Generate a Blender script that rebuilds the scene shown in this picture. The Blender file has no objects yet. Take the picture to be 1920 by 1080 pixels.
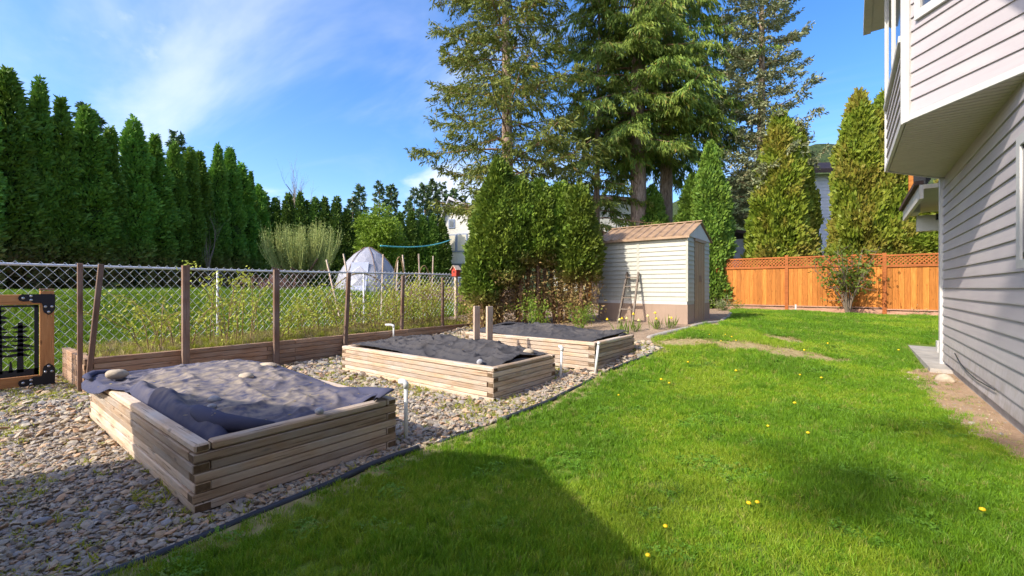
import bpy, bmesh, math, random
import numpy as np
from mathutils import Vector, Matrix

# ------------------------------------------------------------------ camera, sky, sun, exposure
SC = bpy.context.scene
COL = SC.collection
R = math.radians
YAW = R(38.0)                 # camera looks 38 deg to the left of the yard's long axis (+Y)
FPX = 820.0                   # focal length in pixels of a 1920 wide picture
CAMZ = 1.3
cam = bpy.data.cameras.new('camera'); camo = bpy.data.objects.new('camera', cam); COL.objects.link(camo)
cam.sensor_width = 36; cam.lens = 36*FPX/1920; cam.clip_start = 0.05; cam.clip_end = 3000
camo.location = (0, 0, CAMZ); camo.rotation_euler = (math.pi/2, 0, YAW)
SC.camera = camo

SUN_EL = R(38.0); SUN_H = (-0.316, -0.949)         # towards the sun, in plan
W = bpy.data.worlds.new('World'); SC.world = W; W.use_nodes = True
nt = W.node_tree; nt.nodes.clear()
def wn(t, **k):
    n = nt.nodes.new(t)
    for a, b in k.items(): setattr(n, a, b)
    return n
out = wn('ShaderNodeOutputWorld'); bg = wn('ShaderNodeBackground'); sky = wn('ShaderNodeTexSky')
sky.sky_type = 'NISHITA'; sky.sun_disc = False; sky.sun_elevation = SUN_EL
sky.sun_rotation = math.atan2(SUN_H[0], SUN_H[1]); sky.altitude = 300; sky.air_density = 1.0; sky.dust_density = 2.6; sky.ozone_density = 2.5
hs = wn('ShaderNodeHueSaturation'); hs.inputs['Saturation'].default_value = 1.32; hs.inputs['Value'].default_value = 0.78; hs.inputs['Hue'].default_value = 0.508
nt.links.new(sky.outputs[0], hs.inputs['Color'])
tc = wn('ShaderNodeTexCoord'); sep = wn('ShaderNodeSeparateXYZ'); nt.links.new(tc.outputs['Generated'], sep.inputs[0])
def wmath(op, a, b=None):
    n = wn('ShaderNodeMath', operation=op)
    for i, v in enumerate((a, b)):
        if v is None: continue
        if isinstance(v, (int, float)): n.inputs[i].default_value = v
        else: nt.links.new(v, n.inputs[i])
    return n.outputs[0]
zz = wmath('MAXIMUM', wmath('ADD', sep.outputs['Z'], 0.12), 0.05)
cmb = wn('ShaderNodeCombineXYZ')
nt.links.new(wmath('DIVIDE', sep.outputs['X'], zz), cmb.inputs[0]); nt.links.new(wmath('DIVIDE', sep.outputs['Y'], zz), cmb.inputs[1])
def cloud(loc, rot, scale, ns, lo, hi, detail=6, dist=0.6):
    m = wn('ShaderNodeMapping'); m.inputs['Location'].default_value = loc; m.inputs['Rotation'].default_value = (0, 0, rot); m.inputs['Scale'].default_value = scale
    nt.links.new(cmb.outputs[0], m.inputs[0])
    n = wn('ShaderNodeTexNoise'); n.inputs['Scale'].default_value = ns; n.inputs['Detail'].default_value = detail
    n.inputs['Roughness'].default_value = 0.55; n.inputs['Distortion'].default_value = dist
    nt.links.new(m.outputs[0], n.inputs['Vector'])
    r = wn('ShaderNodeMapRange', interpolation_type='SMOOTHSTEP'); r.inputs['From Min'].default_value = lo; r.inputs['From Max'].default_value = hi
    nt.links.new(n.outputs['Fac'], r.inputs['Value'])
    return r.outputs[0]
c1 = cloud((3.1, 0.4, 0), R(38+18), (0.55, 1.5, 1), 0.85, 0.44, 0.80)
c2 = cloud((7.3, 2.2, 4), R(38+10), (0.9, 1.1, 1), 0.8, 0.56, 0.72, 8, 0.2)
cl = wmath('MAXIMUM', wmath('MULTIPLY', c1, 0.5), wmath('MULTIPLY', c2, 0.7))
mx = wn('ShaderNodeMix', data_type='RGBA'); nt.links.new(cl, mx.inputs['Factor']); nt.links.new(hs.outputs[0], mx.inputs['A'])
mx.inputs['B'].default_value = (3.0, 3.1, 3.25, 1)
nt.links.new(mx.outputs['Result'], bg.inputs['Color']); bg.inputs['Strength'].default_value = 0.15
nt.links.new(bg.outputs[0], out.inputs[0])

sl = bpy.data.lights.new('sun', 'SUN'); so = bpy.data.objects.new('sun', sl); COL.objects.link(so)
sl.energy = 2.05; sl.angle = R(0.6); sl.color = (1.0, 0.92, 0.78)
sd = Vector((-SUN_H[0]*math.cos(SUN_EL), -SUN_H[1]*math.cos(SUN_EL), -math.sin(SUN_EL)))
so.rotation_euler = sd.to_track_quat('-Z', 'Y').to_euler(); so.location = (-5, -12, 14)
SC.view_settings.view_transform = 'Standard'; SC.view_settings.look = 'None'; SC.view_settings.gamma = 1.0
SC.view_settings.exposure = 1.55
SC.cycles.max_bounces = 6; SC.cycles.diffuse_bounces = 3; SC.cycles.transmission_bounces = 4; SC.cycles.transparent_max_bounces = 6
SC.cycles.use_denoising = True; SC.cycles.denoiser = 'OPENIMAGEDENOISE'; SC.cycles.denoising_input_passes = 'RGB_ALBEDO_NORMAL'; SC.cycles.denoising_prefilter = 'NONE'

# ------------------------------------------------------------------ helpers
rng = np.random.default_rng(7)
FWD = np.array([-math.sin(YAW), math.cos(YAW)]); RGT = np.array([math.cos(YAW), math.sin(YAW)])
def at(px, d):                                   # plan position seen in picture column px (1920 wide) at depth d metres
    p = FWD*d + RGT*((px-960)/FPX*d); return float(p[0]), float(p[1])
def S(t): t = np.clip(t, 0, 1); return t*t*(3-2*t)
def G(x, y):                                     # terrain height
    x = np.asarray(x, float); y = np.asarray(y, float)
    zl = 0.5*S((y-3.5)/7); zr = 0.15+0.3*S((y-8.5)/8); t = S((x+2.4)/3.0)
    z = zl*(1-t)+zr*t
    return z+(1.1-z)*S((-x-9.8)/6)
def g(x, y): return float(G(x, y))
def vnoise(p, seed=0):                           # value noise for (N,3) points
    p = np.asarray(p, float); i = np.floor(p).astype(np.int64); f = p-i; f = f*f*(3-2*f)
    def h(a):
        n = (a[..., 0]*374761393+a[..., 1]*668265263+a[..., 2]*2147483647+seed*974711) & 0x7fffffff
        n = ((n ^ (n >> 13))*1274126177) & 0x7fffffff
        return ((n ^ (n >> 16)) & 0xffff)/65535.0
    r = 0
    for dx in (0, 1):
        for dy in (0, 1):
            for dz in (0, 1):
                w = (f[..., 0] if dx else 1-f[..., 0])*(f[..., 1] if dy else 1-f[..., 1])*(f[..., 2] if dz else 1-f[..., 2])
                r = r+w*h(i+np.array([dx, dy, dz]))
    return r
def fbm(p, o=4, seed=0):
    p = np.asarray(p, float); r = 0; a = 0.5; s = 0
    for k in range(o): r = r+a*vnoise(p*2**k+k*17.3, seed+k); s += a; a *= 0.5
    return r/s
def p3(x, y, z=0.0):
    x = np.asarray(x, float); return np.stack([x, np.asarray(y, float)+0*x, np.zeros_like(x)+z], -1)

def link(o, parent=None):
    COL.objects.link(o)
    if parent is not None: o.parent = parent
    return o
def thing(name, label, cat, loc=(0, 0, 0), group=None, rotz=0):
    o = bpy.data.objects.new(name, None); COL.objects.link(o); o.location = loc; o.rotation_euler = (0, 0, rotz)
    o.empty_display_size = 0.1
    return tag(o, label, cat, group)
def tag(o, label, cat, group=None):
    o['label'] = label; o['category'] = cat
    if group: o['group'] = group
    return o
def kind(o, k): o['kind'] = k; return o
def new_mesh(name, v, f, mat, smooth=False):
    m = bpy.data.meshes.new(name); m.from_pydata(v, [], f)
    if mat: m.materials.append(mat)
    if smooth: m.polygons.foreach_set('use_smooth', [True]*len(m.polygons))
    m.update(); return m
def quads(name, V, mat, nper=4, attrs=None):     # V (N*nper,3) -> N polygons of nper corners
    n = len(V)//nper; m = bpy.data.meshes.new(name)
    m.vertices.add(len(V)); m.vertices.foreach_set('co', np.asarray(V, np.float32).ravel())
    m.loops.add(n*nper); m.loops.foreach_set('vertex_index', np.arange(n*nper, dtype=np.int32))
    m.polygons.add(n); m.polygons.foreach_set('loop_start', np.arange(0, n*nper, nper, dtype=np.int32))
    m.update(calc_edges=True); m.materials.append(mat)
    for k, a in (attrs or {}).items():
        at_ = m.attributes.new(k, 'FLOAT', 'POINT'); at_.data.foreach_set('value', np.repeat(np.asarray(a, np.float32), nper))
    return m
def part(name, mesh, parent, loc=(0, 0, 0), rot=None):
    o = bpy.data.objects.new(name, mesh); link(o, parent); o.location = loc
    if rot is not None: o.rotation_euler = rot
    return o
class MB:
    """collects solid pieces of ONE part; build() links them as one mesh object"""
    def __init__(s, base=(0, 0, 0)): s.v = []; s.f = []; s.b = base
    def add(s, v, f):
        o = len(s.v); s.v += [tuple(p[i]-s.b[i] for i in range(3)) for p in v]; s.f += [tuple(i+o for i in q) for q in f]; return s
    def box(s, x0, x1, y0, y1, z0, z1):
        return s.add([(x0, y0, z0), (x1, y0, z0), (x1, y1, z0), (x0, y1, z0), (x0, y0, z1), (x1, y0, z1), (x1, y1, z1), (x0, y1, z1)],
                     [(0, 3, 2, 1), (4, 5, 6, 7), (0, 1, 5, 4), (1, 2, 6, 5), (2, 3, 7, 6), (3, 0, 4, 7)])
    def obox(s, c, ax, ay, az, hx, hy, hz):      # oriented box
        c = Vector(c); ax = Vector(ax)*hx; ay = Vector(ay)*hy; az = Vector(az)*hz
        P = [c-ax-ay-az, c+ax-ay-az, c+ax+ay-az, c-ax+ay-az, c-ax-ay+az, c+ax-ay+az, c+ax+ay+az, c-ax+ay+az]
        return s.add([tuple(p) for p in P], [(0, 3, 2, 1), (4, 5, 6, 7), (0, 1, 5, 4), (1, 2, 6, 5), (2, 3, 7, 6), (3, 0, 4, 7)])
    def bar(s, a, b, w, h=None):                 # square bar from a to b
        a = Vector(a); b = Vector(b); d = (b-a); L = d.length; d.normalize()
        u = d.cross(Vector((0, 0, 1)));
        if u.length < 1e-4: u = Vector((1, 0, 0))
        u.normalize(); w2 = d.cross(u)
        return s.obox((a+b)/2, d, u, w2, L/2, w/2, (h or w)/2)
    def prism(s, poly, z0, z1):                  # polygon (ccw) extruded in z
        n = len(poly); v = [(p[0], p[1], z0) for p in poly]+[(p[0], p[1], z1) for p in poly]
        return s.add(v, [tuple(range(n-1, -1, -1)), tuple(range(n, 2*n))]+[(i, (i+1) % n, n+(i+1) % n, n+i) for i in range(n)])
    def sweep(s, poly, o, e1, e2, ex):           # polygon in plane (e1,e2) at o, extruded by ex
        n = len(poly); o = Vector(o); e1 = Vector(e1); e2 = Vector(e2); ex = Vector(ex)
        v = [o+e1*p[0]+e2*p[1] for p in poly]; v = [tuple(p) for p in v]+[tuple(p+ex) for p in v]
        return s.add(v, [tuple(range(n-1, -1, -1)), tuple(range(n, 2*n))]+[(i, (i+1) % n, n+(i+1) % n, n+i) for i in range(n)])
    def tube(s, pts, rad, n=6, cap=True):
        P = [Vector(p) for p in pts]; m = len(P)
        if not hasattr(rad, '__len__'): rad = [rad]*m
        v = []; u = None
        for i in range(m):
            t = (P[min(i+1, m-1)]-P[max(i-1, 0)]).normalized()
            if u is None: u = t.cross(Vector((0.31, 0.17, 0.93)) if abs(t.z) < .9 else Vector((1, 0, 0.1))).normalized()
            else:
                u = (u-t*u.dot(t))
                u = u.normalized() if u.length > 1e-6 else t.orthogonal().normalized()
            w = t.cross(u)
            for k in range(n):
                a = 2*math.pi*k/n; v.append(tuple(P[i]+(u*math.cos(a)+w*math.sin(a))*rad[i]))
        f = [(i*n+k, i*n+(k+1) % n, (i+1)*n+(k+1) % n, (i+1)*n+k) for i in range(m-1) for k in range(n)]
        if cap: f += [tuple(range(n-1, -1, -1)), tuple(range((m-1)*n, m*n))]
        return s.add(v, f)
    def lathe(s, prof, c, n=12):
        v = [(c[0]+r*math.cos(2*math.pi*k/n), c[1]+r*math.sin(2*math.pi*k/n), c[2]+z) for r, z in prof for k in range(n)]
        m = len(prof); f = [(i*n+k, i*n+(k+1) % n, (i+1)*n+(k+1) % n, (i+1)*n+k) for i in range(m-1) for k in range(n)]
        return s.add(v, f+[tuple(range(n-1, -1, -1)), tuple(range((m-1)*n, m*n))])
    def build(s, name, mat, parent=None, smooth=False):
        return part(name, new_mesh(name, s.v, s.f, mat, smooth), parent)
    def mesh(s, name, mat, smooth=False): return new_mesh(name, s.v, s.f, mat, smooth)
def top(mb, name, mat, label, cat, group=None, smooth=False):   # a thing that is one mesh
    return tag(mb.build(name, mat, None, smooth), label, cat, group)
_cb = {}
def cbox(L, w, h, b, mat, jit=0.0, seed=0, end=None):       # chamfered beam along local X, centred
    key = (round(L, 3), round(w, 3), round(h, 3), round(b, 4), mat.name, seed)
    if key in _cb: return _cb[key]
    bm = bmesh.new(); bmesh.ops.create_cube(bm, size=1)
    for v in bm.verts: v.co = Vector((v.co.x*L, v.co.y*w, v.co.z*h))
    bmesh.ops.bevel(bm, geom=bm.edges[:], offset=b, segments=1, affect='EDGES')
    if jit:
        r = random.Random(seed)
        ez = r.uniform(-jit, jit); ey = r.uniform(-jit, jit)
        for v in bm.verts: v.co.z += ez*(2*v.co.x/L); v.co.y += ey*(2*v.co.x/L)
    m = bpy.data.meshes.new('beam'); bm.to_mesh(m); bm.free(); m.materials.append(mat)
    if end is not None:
        m.materials.append(end)
        for p_ in m.polygons:
            if abs(p_.normal.x) > .9: p_.material_index = 1
    _cb[key] = m; return m

# ------------------------------------------------------------------ materials
class N:
    def __init__(s, name):
        s.m = bpy.data.materials.new(name); s.m.use_nodes = True; s.t = s.m.node_tree; s.t.nodes.clear()
        s.out = s.n('ShaderNodeOutputMaterial')
    def n(s, t, **k):
        q = s.t.nodes.new(t)
        for a, b in k.items(): setattr(q, a, b)
        return q
    def l(s, a, b): s.t.links.new(a, b)
    def co(s, kind_='Object', scale=(1, 1, 1), rot=(0, 0, 0), rnd=False):
        c = s.n('ShaderNodeTexCoord'); m = s.n('ShaderNodeMapping'); m.inputs['Scale'].default_value = scale; m.inputs['Rotation'].default_value = rot
        s.l(c.outputs[kind_], m.inputs[0])
        if rnd:
            oi = s.n('ShaderNodeObjectInfo'); mu = s.n('ShaderNodeMath', operation='MULTIPLY'); mu.inputs[1].default_value = 37.0
            s.l(oi.outputs['Random'], mu.inputs[0]); s.l(mu.outputs[0], m.inputs['Location'])
        return m.outputs[0]
    def noise(s, vec, scale, detail=4, rough=.55, dist=0):
        q = s.n('ShaderNodeTexNoise'); q.inputs['Scale'].default_value = scale; q.inputs['Detail'].default_value = detail
        q.inputs['Roughness'].default_value = rough; q.inputs['Distortion'].default_value = dist
        if vec is not None: s.l(vec, q.inputs['Vector'])
        return q.outputs['Fac']
    def ramp(s, fac, stops):
        q = s.n('ShaderNodeValToRGB'); e = q.color_ramp.elements
        while len(e) < len(stops): e.new(0.5)
        for i, (p, c) in enumerate(stops): e[i].position = p; e[i].color = (*c, 1)
        s.l(fac, q.inputs[0]); return q.outputs[0]
    def mix(s, fac, a, b, mode='MIX'):
        q = s.n('ShaderNodeMix', data_type='RGBA', blend_type=mode)
        for k, v in (('Factor', fac), ('A', a), ('B', b)):
            if isinstance(v, (int, float)): q.inputs[k].default_value = v
            elif isinstance(v, tuple): q.inputs[k].default_value = (*v, 1)
            else: s.l(v, q.inputs[k])
        return q.outputs['Result']
    def rng_(s, v, a, b, c=0., d=1.):
        q = s.n('ShaderNodeMapRange'); q.inputs[1].default_value = a; q.inputs[2].default_value = b; q.inputs[3].default_value = c; q.inputs[4].default_value = d
        s.l(v, q.inputs[0]); return q.outputs[0]
    def attr(s, name): return s.n('ShaderNodeAttribute', attribute_name=name).outputs['Fac']
    def bsdf(s, col, rough=.7, spec=.3, metal=0., bump=None, bstr=.3, bdist=.01, trans=None):
        p = s.n('ShaderNodeBsdfPrincipled')
        for k, v in (('Base Color', col), ('Roughness', rough), ('Specular IOR Level', spec), ('Metallic', metal)):
            if isinstance(v, (int, float)): p.inputs[k].default_value = v
            elif isinstance(v, tuple): p.inputs[k].default_value = (*v, 1)
            else: s.l(v, p.inputs[k])
        if bump is not None:
            b = s.n('ShaderNodeBump'); b.inputs['Strength'].default_value = bstr; b.inputs['Distance'].default_value = bdist
            s.l(bump, b.inputs['Height']); s.l(b.outputs[0], p.inputs['Normal'])
        o = p.outputs[0]
        if trans:
            t = s.n('ShaderNodeBsdfTranslucent')
            if isinstance(col, tuple): t.inputs[0].default_value = (*col, 1)
            else: s.l(col, t.inputs[0])
            mxs = s.n('ShaderNodeMixShader'); mxs.inputs[0].default_value = trans; s.l(o, mxs.inputs[1]); s.l(t.outputs[0], mxs.inputs[2]); o = mxs.outputs[0]
        s.l(o, s.out.inputs[0]); return s.m

def m_plain(name, c, rough=.6, spec=.3, metal=0., var=.12, scale=3., bump=0.0, bscale=60, grime=.3):
    k = N(name); v = k.co('Object', rnd=True); f = k.noise(v, scale, 5)
    dk = tuple(x*(1-var) for x in c); lt = tuple(min(1, x*(1+var)) for x in c)
    col = k.mix(k.rng_(f, .3, .7), dk, lt); gr = k.noise(k.co('Object', (7, 7, .9), rnd=True), 2.2, 5, .6); col = k.mix(k.rng_(gr, .5, .8, 0, grime), col, tuple(x*.5 for x in c))
    return k.bsdf(col, rough, spec, metal, k.noise(v, bscale, 3) if bump else None, bump, .004)
def m_wood(name, a, b, c, grey=None, rough=.8, obj=.25):
    k = N(name); v = k.co('Object', (1.2, 16, 16), rnd=True); f = k.noise(v, 2.2, 6, .6, .4)
    col = k.ramp(f, [(.25, a), (.5, b), (.75, c)])
    v2 = k.co('Object', (1, 1, 1), rnd=True)
    kn = k.n('ShaderNodeTexVoronoi'); kn.inputs['Scale'].default_value = 6.0; k.l(k.co('Object', (.55, 1.6, 1.6), rnd=True), kn.inputs['Vector'])
    col = k.mix(k.rng_(kn.outputs['Distance'], .05, .13, .75, 0), col, tuple(x*.35 for x in a))
    pt = k.noise(v2, 2.5, 4)
    if grey: col = k.mix(k.rng_(pt, .38, .68, 0, .85), col, grey)
    oi = k.n('ShaderNodeObjectInfo'); q = k.rng_(oi.outputs['Random'], 0, 1, 1-obj, 1+obj*.6)
    hsv = k.n('ShaderNodeHueSaturation'); k.l(col, hsv.inputs['Color']); k.l(q, hsv.inputs['Value'])
    ck = k.noise(k.co('Object', (1.1, 34, 34), rnd=True), 2.6, 3, .5); hcol = k.mix(k.rng_(ck, .62, .68, 0, .7), hsv.outputs[0], tuple(x*.3 for x in a))
    st_ = k.noise(k.co('Object', (2.2, 5, 5), rnd=True), 2.0, 4); hcol = k.mix(k.rng_(st_, .55, .75, 0, .3), hcol, tuple(x*.55 for x in b))
    fine = k.noise(k.co('Object', (3, 60, 60), rnd=True), 3, 3)
    return k.bsdf(hcol, rough, .2, 0, fine, .45, .004)
def m_leaf(name, a, b, brown=(.16, .10, .035), trans=.22, young=(.2, .24, .03), rough=.55):
    k = N(name); ge = k.n('ShaderNodeNewGeometry'); col = k.mix(ge.outputs['Random Per Island'], a, b)
    pat = k.noise(k.co('Object', rnd=True), 1.6, 3); col = k.mix(k.rng_(pat, .35, .7, 0, .45), col, young)
    oi = k.n('ShaderNodeObjectInfo'); hsv = k.n('ShaderNodeHueSaturation'); k.l(k.rng_(oi.outputs['Random'], 0, 1, .8, 1.15), hsv.inputs['Value'])
    k.l(k.rng_(oi.outputs['Random'], 0, 1, .49, .51), hsv.inputs['Hue'])
    col = k.mix(k.attr('brown'), col, brown); k.l(col, hsv.inputs['Color'])
    return k.bsdf(hsv.outputs[0], rough, .25, 0, trans=trans)
def m_blade(name, a, b, dry, trans=.3):
    k = N(name); oi = k.n('ShaderNodeObjectInfo'); ge = k.n('ShaderNodeNewGeometry')
    col = k.mix(ge.outputs['Random Per Island'], a, b)
    col = k.mix(k.rng_(oi.outputs['Random'], .0, 1, 0, .45), col, tuple((x+y)/2*1.25 for x, y in zip(a, b)))
    col = k.mix(k.rng_(oi.outputs['Random'], .92, 1, 0, .8), col, dry)
    return k.bsdf(col, .5, .25, 0, trans=trans)

M = {}
M['timber'] = m_wood('weathered_timber', (.30, .185, .115), (.53, .375, .25), (.65, .49, .35), (.53, .47, .41), .8, .38)
M['endgrain'] = m_plain('end_grain', (.15, .10, .06), .9, .15, var=.35, scale=30, bump=.4)
M['timber_red'] = m_wood('weathered_timber_reddish', (.20, .105, .06), (.36, .205, .12), (.47, .30, .185), (.40, .29, .21))
M['stake'] = m_wood('stake_wood', (.11, .06, .04), (.2, .115, .075), (.27, .17, .12), (.24, .18, .15))
M['board'] = m_wood('grey_board', (.38, .26, .18), (.52, .38, .28), (.6, .46, .36), (.56, .47, .4))
M['cedar'] = m_wood('stained_cedar', (.36, .12, .022), (.52, .185, .035), (.62, .25, .055), None, .6, .3)
M['cedar_dark'] = m_wood('stained_cedar_dark', (.26, .075, .02), (.38, .115, .03), (.46, .15, .04), None, .6, .1)
M['kick'] = m_wood('kick_board_wood', (.3, .16, .1), (.42, .24, .16), (.5, .31, .22), None, .7, .1)
M['gatewood'] = m_wood('gate_wood', (.36, .15, .05), (.5, .23, .085), (.6, .3, .12), None, .55, .12)
M['black'] = m_plain('black_powder_coat', (.012, .013, .02), .45, .4)
M['bolt'] = m_plain('bolt_zinc', (.55, .55, .56), .35, .5, .8)
M['galv'] = m_plain('galvanised_wire', (.62, .62, .64), .5, .5, .1)
M['pvc'] = m_plain('white_pvc', (.72, .72, .71), .45, .4)
M['edging'] = m_plain('black_edging', (.035, .04, .055), .55, .4, var=.3)
M['edging_c'] = m_plain('concrete_edging', (.33, .30, .27), .9, .2, var=.25, bump=.5)
M['conc'] = m_plain('concrete', (.38, .35, .32), .9, .2, var=.2, scale=4, bump=.5)
M['white'] = m_plain('white_trim', (.56, .54, .52), .5, .35, var=.04)
M['soffit'] = m_plain('soffit_vinyl', (.56, .51, .45), .6, .25, var=.05)
M['shed_wall'] = m_plain('shed_cream_panel', (.43, .42, .36), .5, .35, var=.05)
M['shed_base'] = m_plain('shed_tan_panel', (.33, .235, .175), .55, .3, var=.08)
M['shed_roof'] = m_plain('shed_brown_roof', (.33, .215, .135), .5, .35, var=.22, scale=5)
M['shed_door'] = m_plain('shed_door_tan', (.38, .25, .155), .55, .3, var=.08)
M['roof_dark'] = m_plain('dark_shingle', (.085, .055, .05), .9, .2, var=.3, scale=20)
M['wallwhite'] = m_plain('white_house_siding', (.6, .58, .54), .7, .2, var=.06)
M['wallblue'] = m_plain('blue_trim', (.22, .27, .40), .6, .3)
M['wallgrey'] = m_plain('grey_lavender_siding', (.50, .48, .56), .7, .2, var=.06)
M['rope'] = m_plain('turquoise_rope', (.12, .50, .58), .7, .2)
M['red'] = m_plain('red_paint', (.42, .05, .03), .6, .3)
M['ladder'] = m_wood('ladder_wood', (.11, .08, .06), (.19, .145, .11), (.26, .205, .165), (.23, .2, .175))
M['soil_d'] = m_plain('dark_soil', (.07, .05, .035), .95, .1, var=.4, scale=9, bump=.8)
M['yellow'] = m_plain('dandelion_yellow', (.80, .55, .02), .6, .2)
M['petal'] = m_plain('pale_yellow_petal', (.8, .72, .25), .6, .2)
M['stem'] = m_plain('cane_stem', (.23, .15, .075), .8, .2, var=.3)
M['stemgreen'] = m_plain('green_stem', (.13, .21, .03), .7, .2, var=.2)
M['twig'] = m_plain('bare_twig', (.20, .155, .12), .85, .2, var=.25)
M['twigdark'] = m_plain('dark_twig', (.2, .13, .09), .9, .2, var=.25)
def m_siding():
    k = N('lavender_vinyl_siding'); v = k.co('Object', rnd=True); f = k.noise(v, 1.1, 5); f2 = k.noise(k.co('Object', (1, .15, 6)), 5, 4)
    col = k.ramp(f, [(.3, (.42, .38, .40)), (.5, (.465, .42, .435)), (.7, (.505, .46, .465))])
    col = k.mix(k.rng_(f2, .5, .75, 0, .25), col, (.30, .27, .30))
    sp = k.n('ShaderNodeSeparateXYZ'); k.l(k.co('Object'), sp.inputs[0]); ms = k.n('ShaderNodeMath', operation='MULTIPLY'); k.l(k.rng_(sp.outputs['Z'], .05, .55, .8, 0), ms.inputs[0]); k.l(k.rng_(k.noise(k.co('Object', (2, 3, 1.5)), 4, 6, .65), .42, .66), ms.inputs[1])
    col = k.mix(ms.outputs[0], col, (.27, .22, .17))
    return k.bsdf(col, .55, .3, 0, k.noise(k.co('Object', (1, 3, 60)), 4, 3), .12, .002)
M['siding'] = m_siding()
def m_glass(name, tint):
    k = N(name); return k.bsdf(tint, .04, 1.0, 0.0)
M['glass'] = m_glass('window_glass', (.05, .07, .12)); M['glass_dim'] = m_plain('far_window_glass', (.16, .18, .2), .15, .6)
M['curtain'] = m_plain('pale_blind', (.6, .56, .46), .8, .2)
def m_bark(name, a, b):
    k = N(name); f = k.noise(k.co('Object', (9, 9, 1.6)), 2.0, 6, .65, .6); f2 = k.noise(k.co('Object'), 1.3, 3)
    col = k.mix(f2, k.ramp(f, [(.35, a), (.65, b)]), k.ramp(f, [(.35, a), (.65, tuple(x*1.3 for x in b))]))
    return k.bsdf(col, .9, .1, 0, f, 1.0, .05)
M['bark'] = m_bark('conifer_bark', (.17, .11, .08), (.46, .34, .265))
M['bark_c'] = m_bark('cedar_bark', (.14, .08, .05), (.34, .21, .14))
M['leaf_hedge'] = m_leaf('arborvitae_dark', (.095, .225, .035), (.20, .36, .045), (.27, .19, .07), .15, (.20, .27, .03))
M['leaf_far'] = m_leaf('arborvitae_far', (.065, .14, .024), (.12, .21, .032), (.18, .14, .055), .15, (.17, .22, .03))
M['leaf_thuja'] = m_leaf('arborvitae_yellow_green', (.12, .20, .018), (.23, .29, .026), (.33, .20, .05), .2, (.30, .28, .04))
M['leaf_cedar'] = m_leaf('cedar_clump', (.07, .135, .016), (.175, .245, .026), (.33, .21, .09), .18, (.22, .24, .03))
M['leaf_spruce'] = m_leaf('spruce_green', (.085, .165, .035), (.23, .30, .045), (.3, .19, .055), .2, (.31, .35, .055))
M['leaf_fir'] = m_leaf('fir_olive', (.105, .16, .033), (.235, .275, .05), (.36, .22, .05), .2, (.29, .29, .06))
M['leaf_greyfir'] = m_leaf('greyish_fir', (.15, .19, .095), (.29, .31, .165), (.37, .28, .15), .15, (.36, .34, .175))
M['leaf_dist'] = m_leaf('distant_conifer', (.075, .135, .065), (.125, .18, .075), (.15, .15, .07), .1, (.13, .19, .07))
M['leaf_lime'] = m_leaf('lime_leaf', (.13, .22, .02), (.22, .31, .03), (.2, .2, .03), .35, (.24, .3, .035))
M['leaf_rasp'] = m_leaf('raspberry_leaf', (.28, .34, .035), (.46, .48, .075), (.42, .31, .1), .35, (.52, .48, .09))
M['leaf_mid'] = m_leaf('shrub_leaf', (.10, .17, .02), (.17, .235, .035), (.2, .15, .04), .3, (.2, .23, .04))
M['leaf_straw'] = m_leaf('dry_stalk', (.34, .26, .12), (.46, .36, .18), (.2, .15, .06), .2, (.34, .30, .11))
M['blade'] = m_blade('lawn_blade', (.115, .26, .012), (.225, .385, .02), (.45, .38, .12))
M['blade_y'] = m_blade('lawn_blade_yellowish', (.20, .32, .02), (.33, .43, .035), (.5, .42, .14))
M['blade_d'] = m_blade('lawn_blade_deep', (.085, .20, .012), (.16, .30, .02), (.4, .34, .12))
M['clover'] = m_blade('clover_leaf', (.10, .25, .02), (.19, .34, .04), (.3, .4, .1))
M['blade_n'] = m_blade('meadow_blade', (.11, .205, .012), (.20, .29, .018), (.40, .35, .10))
M['weed'] = m_blade('weed_leaf', (.24, .30, .03), (.42, .43, .055), (.36, .3, .1))
def m_lawn(name, c, d, e):
    k = N(name); v = k.co('Object'); f = k.noise(v, 14, 5); f2 = k.noise(v, .9, 4)
    col = k.ramp(f, [(.3, c), (.7, d)]); col = k.mix(k.rng_(f2, .55, .75, 0, .5), col, e); col = k.mix(k.attr('bare'), col, k.ramp(f, [(.3, (.27, .205, .10)), (.7, (.42, .34, .18))]))
    return k.bsdf(col, .95, .1, 0, f, .8, .03)
M['lawn'] = m_lawn('lawn_thatch', (.09, .15, .02), (.16, .22, .035), (.27, .22, .08))
M['ground'] = m_lawn('meadow_ground', (.085, .145, .015), (.145, .21, .025), (.21, .21, .05))
def m_dirt(name, a, b, c):
    k = N(name); v = k.co('Object'); f = k.noise(v, 22, 6, .65); f2 = k.noise(v, 2.2, 4)
    col = k.mix(k.rng_(f2, .35, .65), k.ramp(f, [(.3, a), (.7, b)]), k.ramp(f, [(.3, b), (.7, c)]))
    return k.bsdf(col, .95, .1, 0, k.noise(v, 70, 4), .8, .02)
M['soil'] = m_dirt('garden_soil', (.22, .155, .105), (.34, .25, .175), (.42, .31, .225))
M['dirt'] = m_dirt('bare_dirt', (.30, .19, .12), (.42, .28, .18), (.5, .36, .25))
M['gravbase'] = m_dirt('gravel_base', (.15, .12, .09), (.28, .22, .16), (.38, .30, .22))
def m_stone():
    k = N('gravel_stone'); oi = k.n('ShaderNodeObjectInfo')
    col = k.ramp(oi.outputs['Random'], [(0, (.19, .185, .19)), (.18, (.42, .37, .30)), (.35, (.28, .235, .19)), (.52, (.52, .42, .29)), (.70, (.54, .33, .19)), (.84, (.30, .28, .28)), (1, (.62, .52, .39))])
    f = k.noise(k.co('Object'), 2.5, 4); col = k.mix(k.rng_(f, .3, .7, 0, .35), col, (.2, .17, .14))
    return k.bsdf(col, .8, .25)
M['stone'] = m_stone()
M['rock'] = m_plain('field_stone', (.45, .37, .28), .85, .2, var=.25, scale=8, bump=.4)
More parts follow.
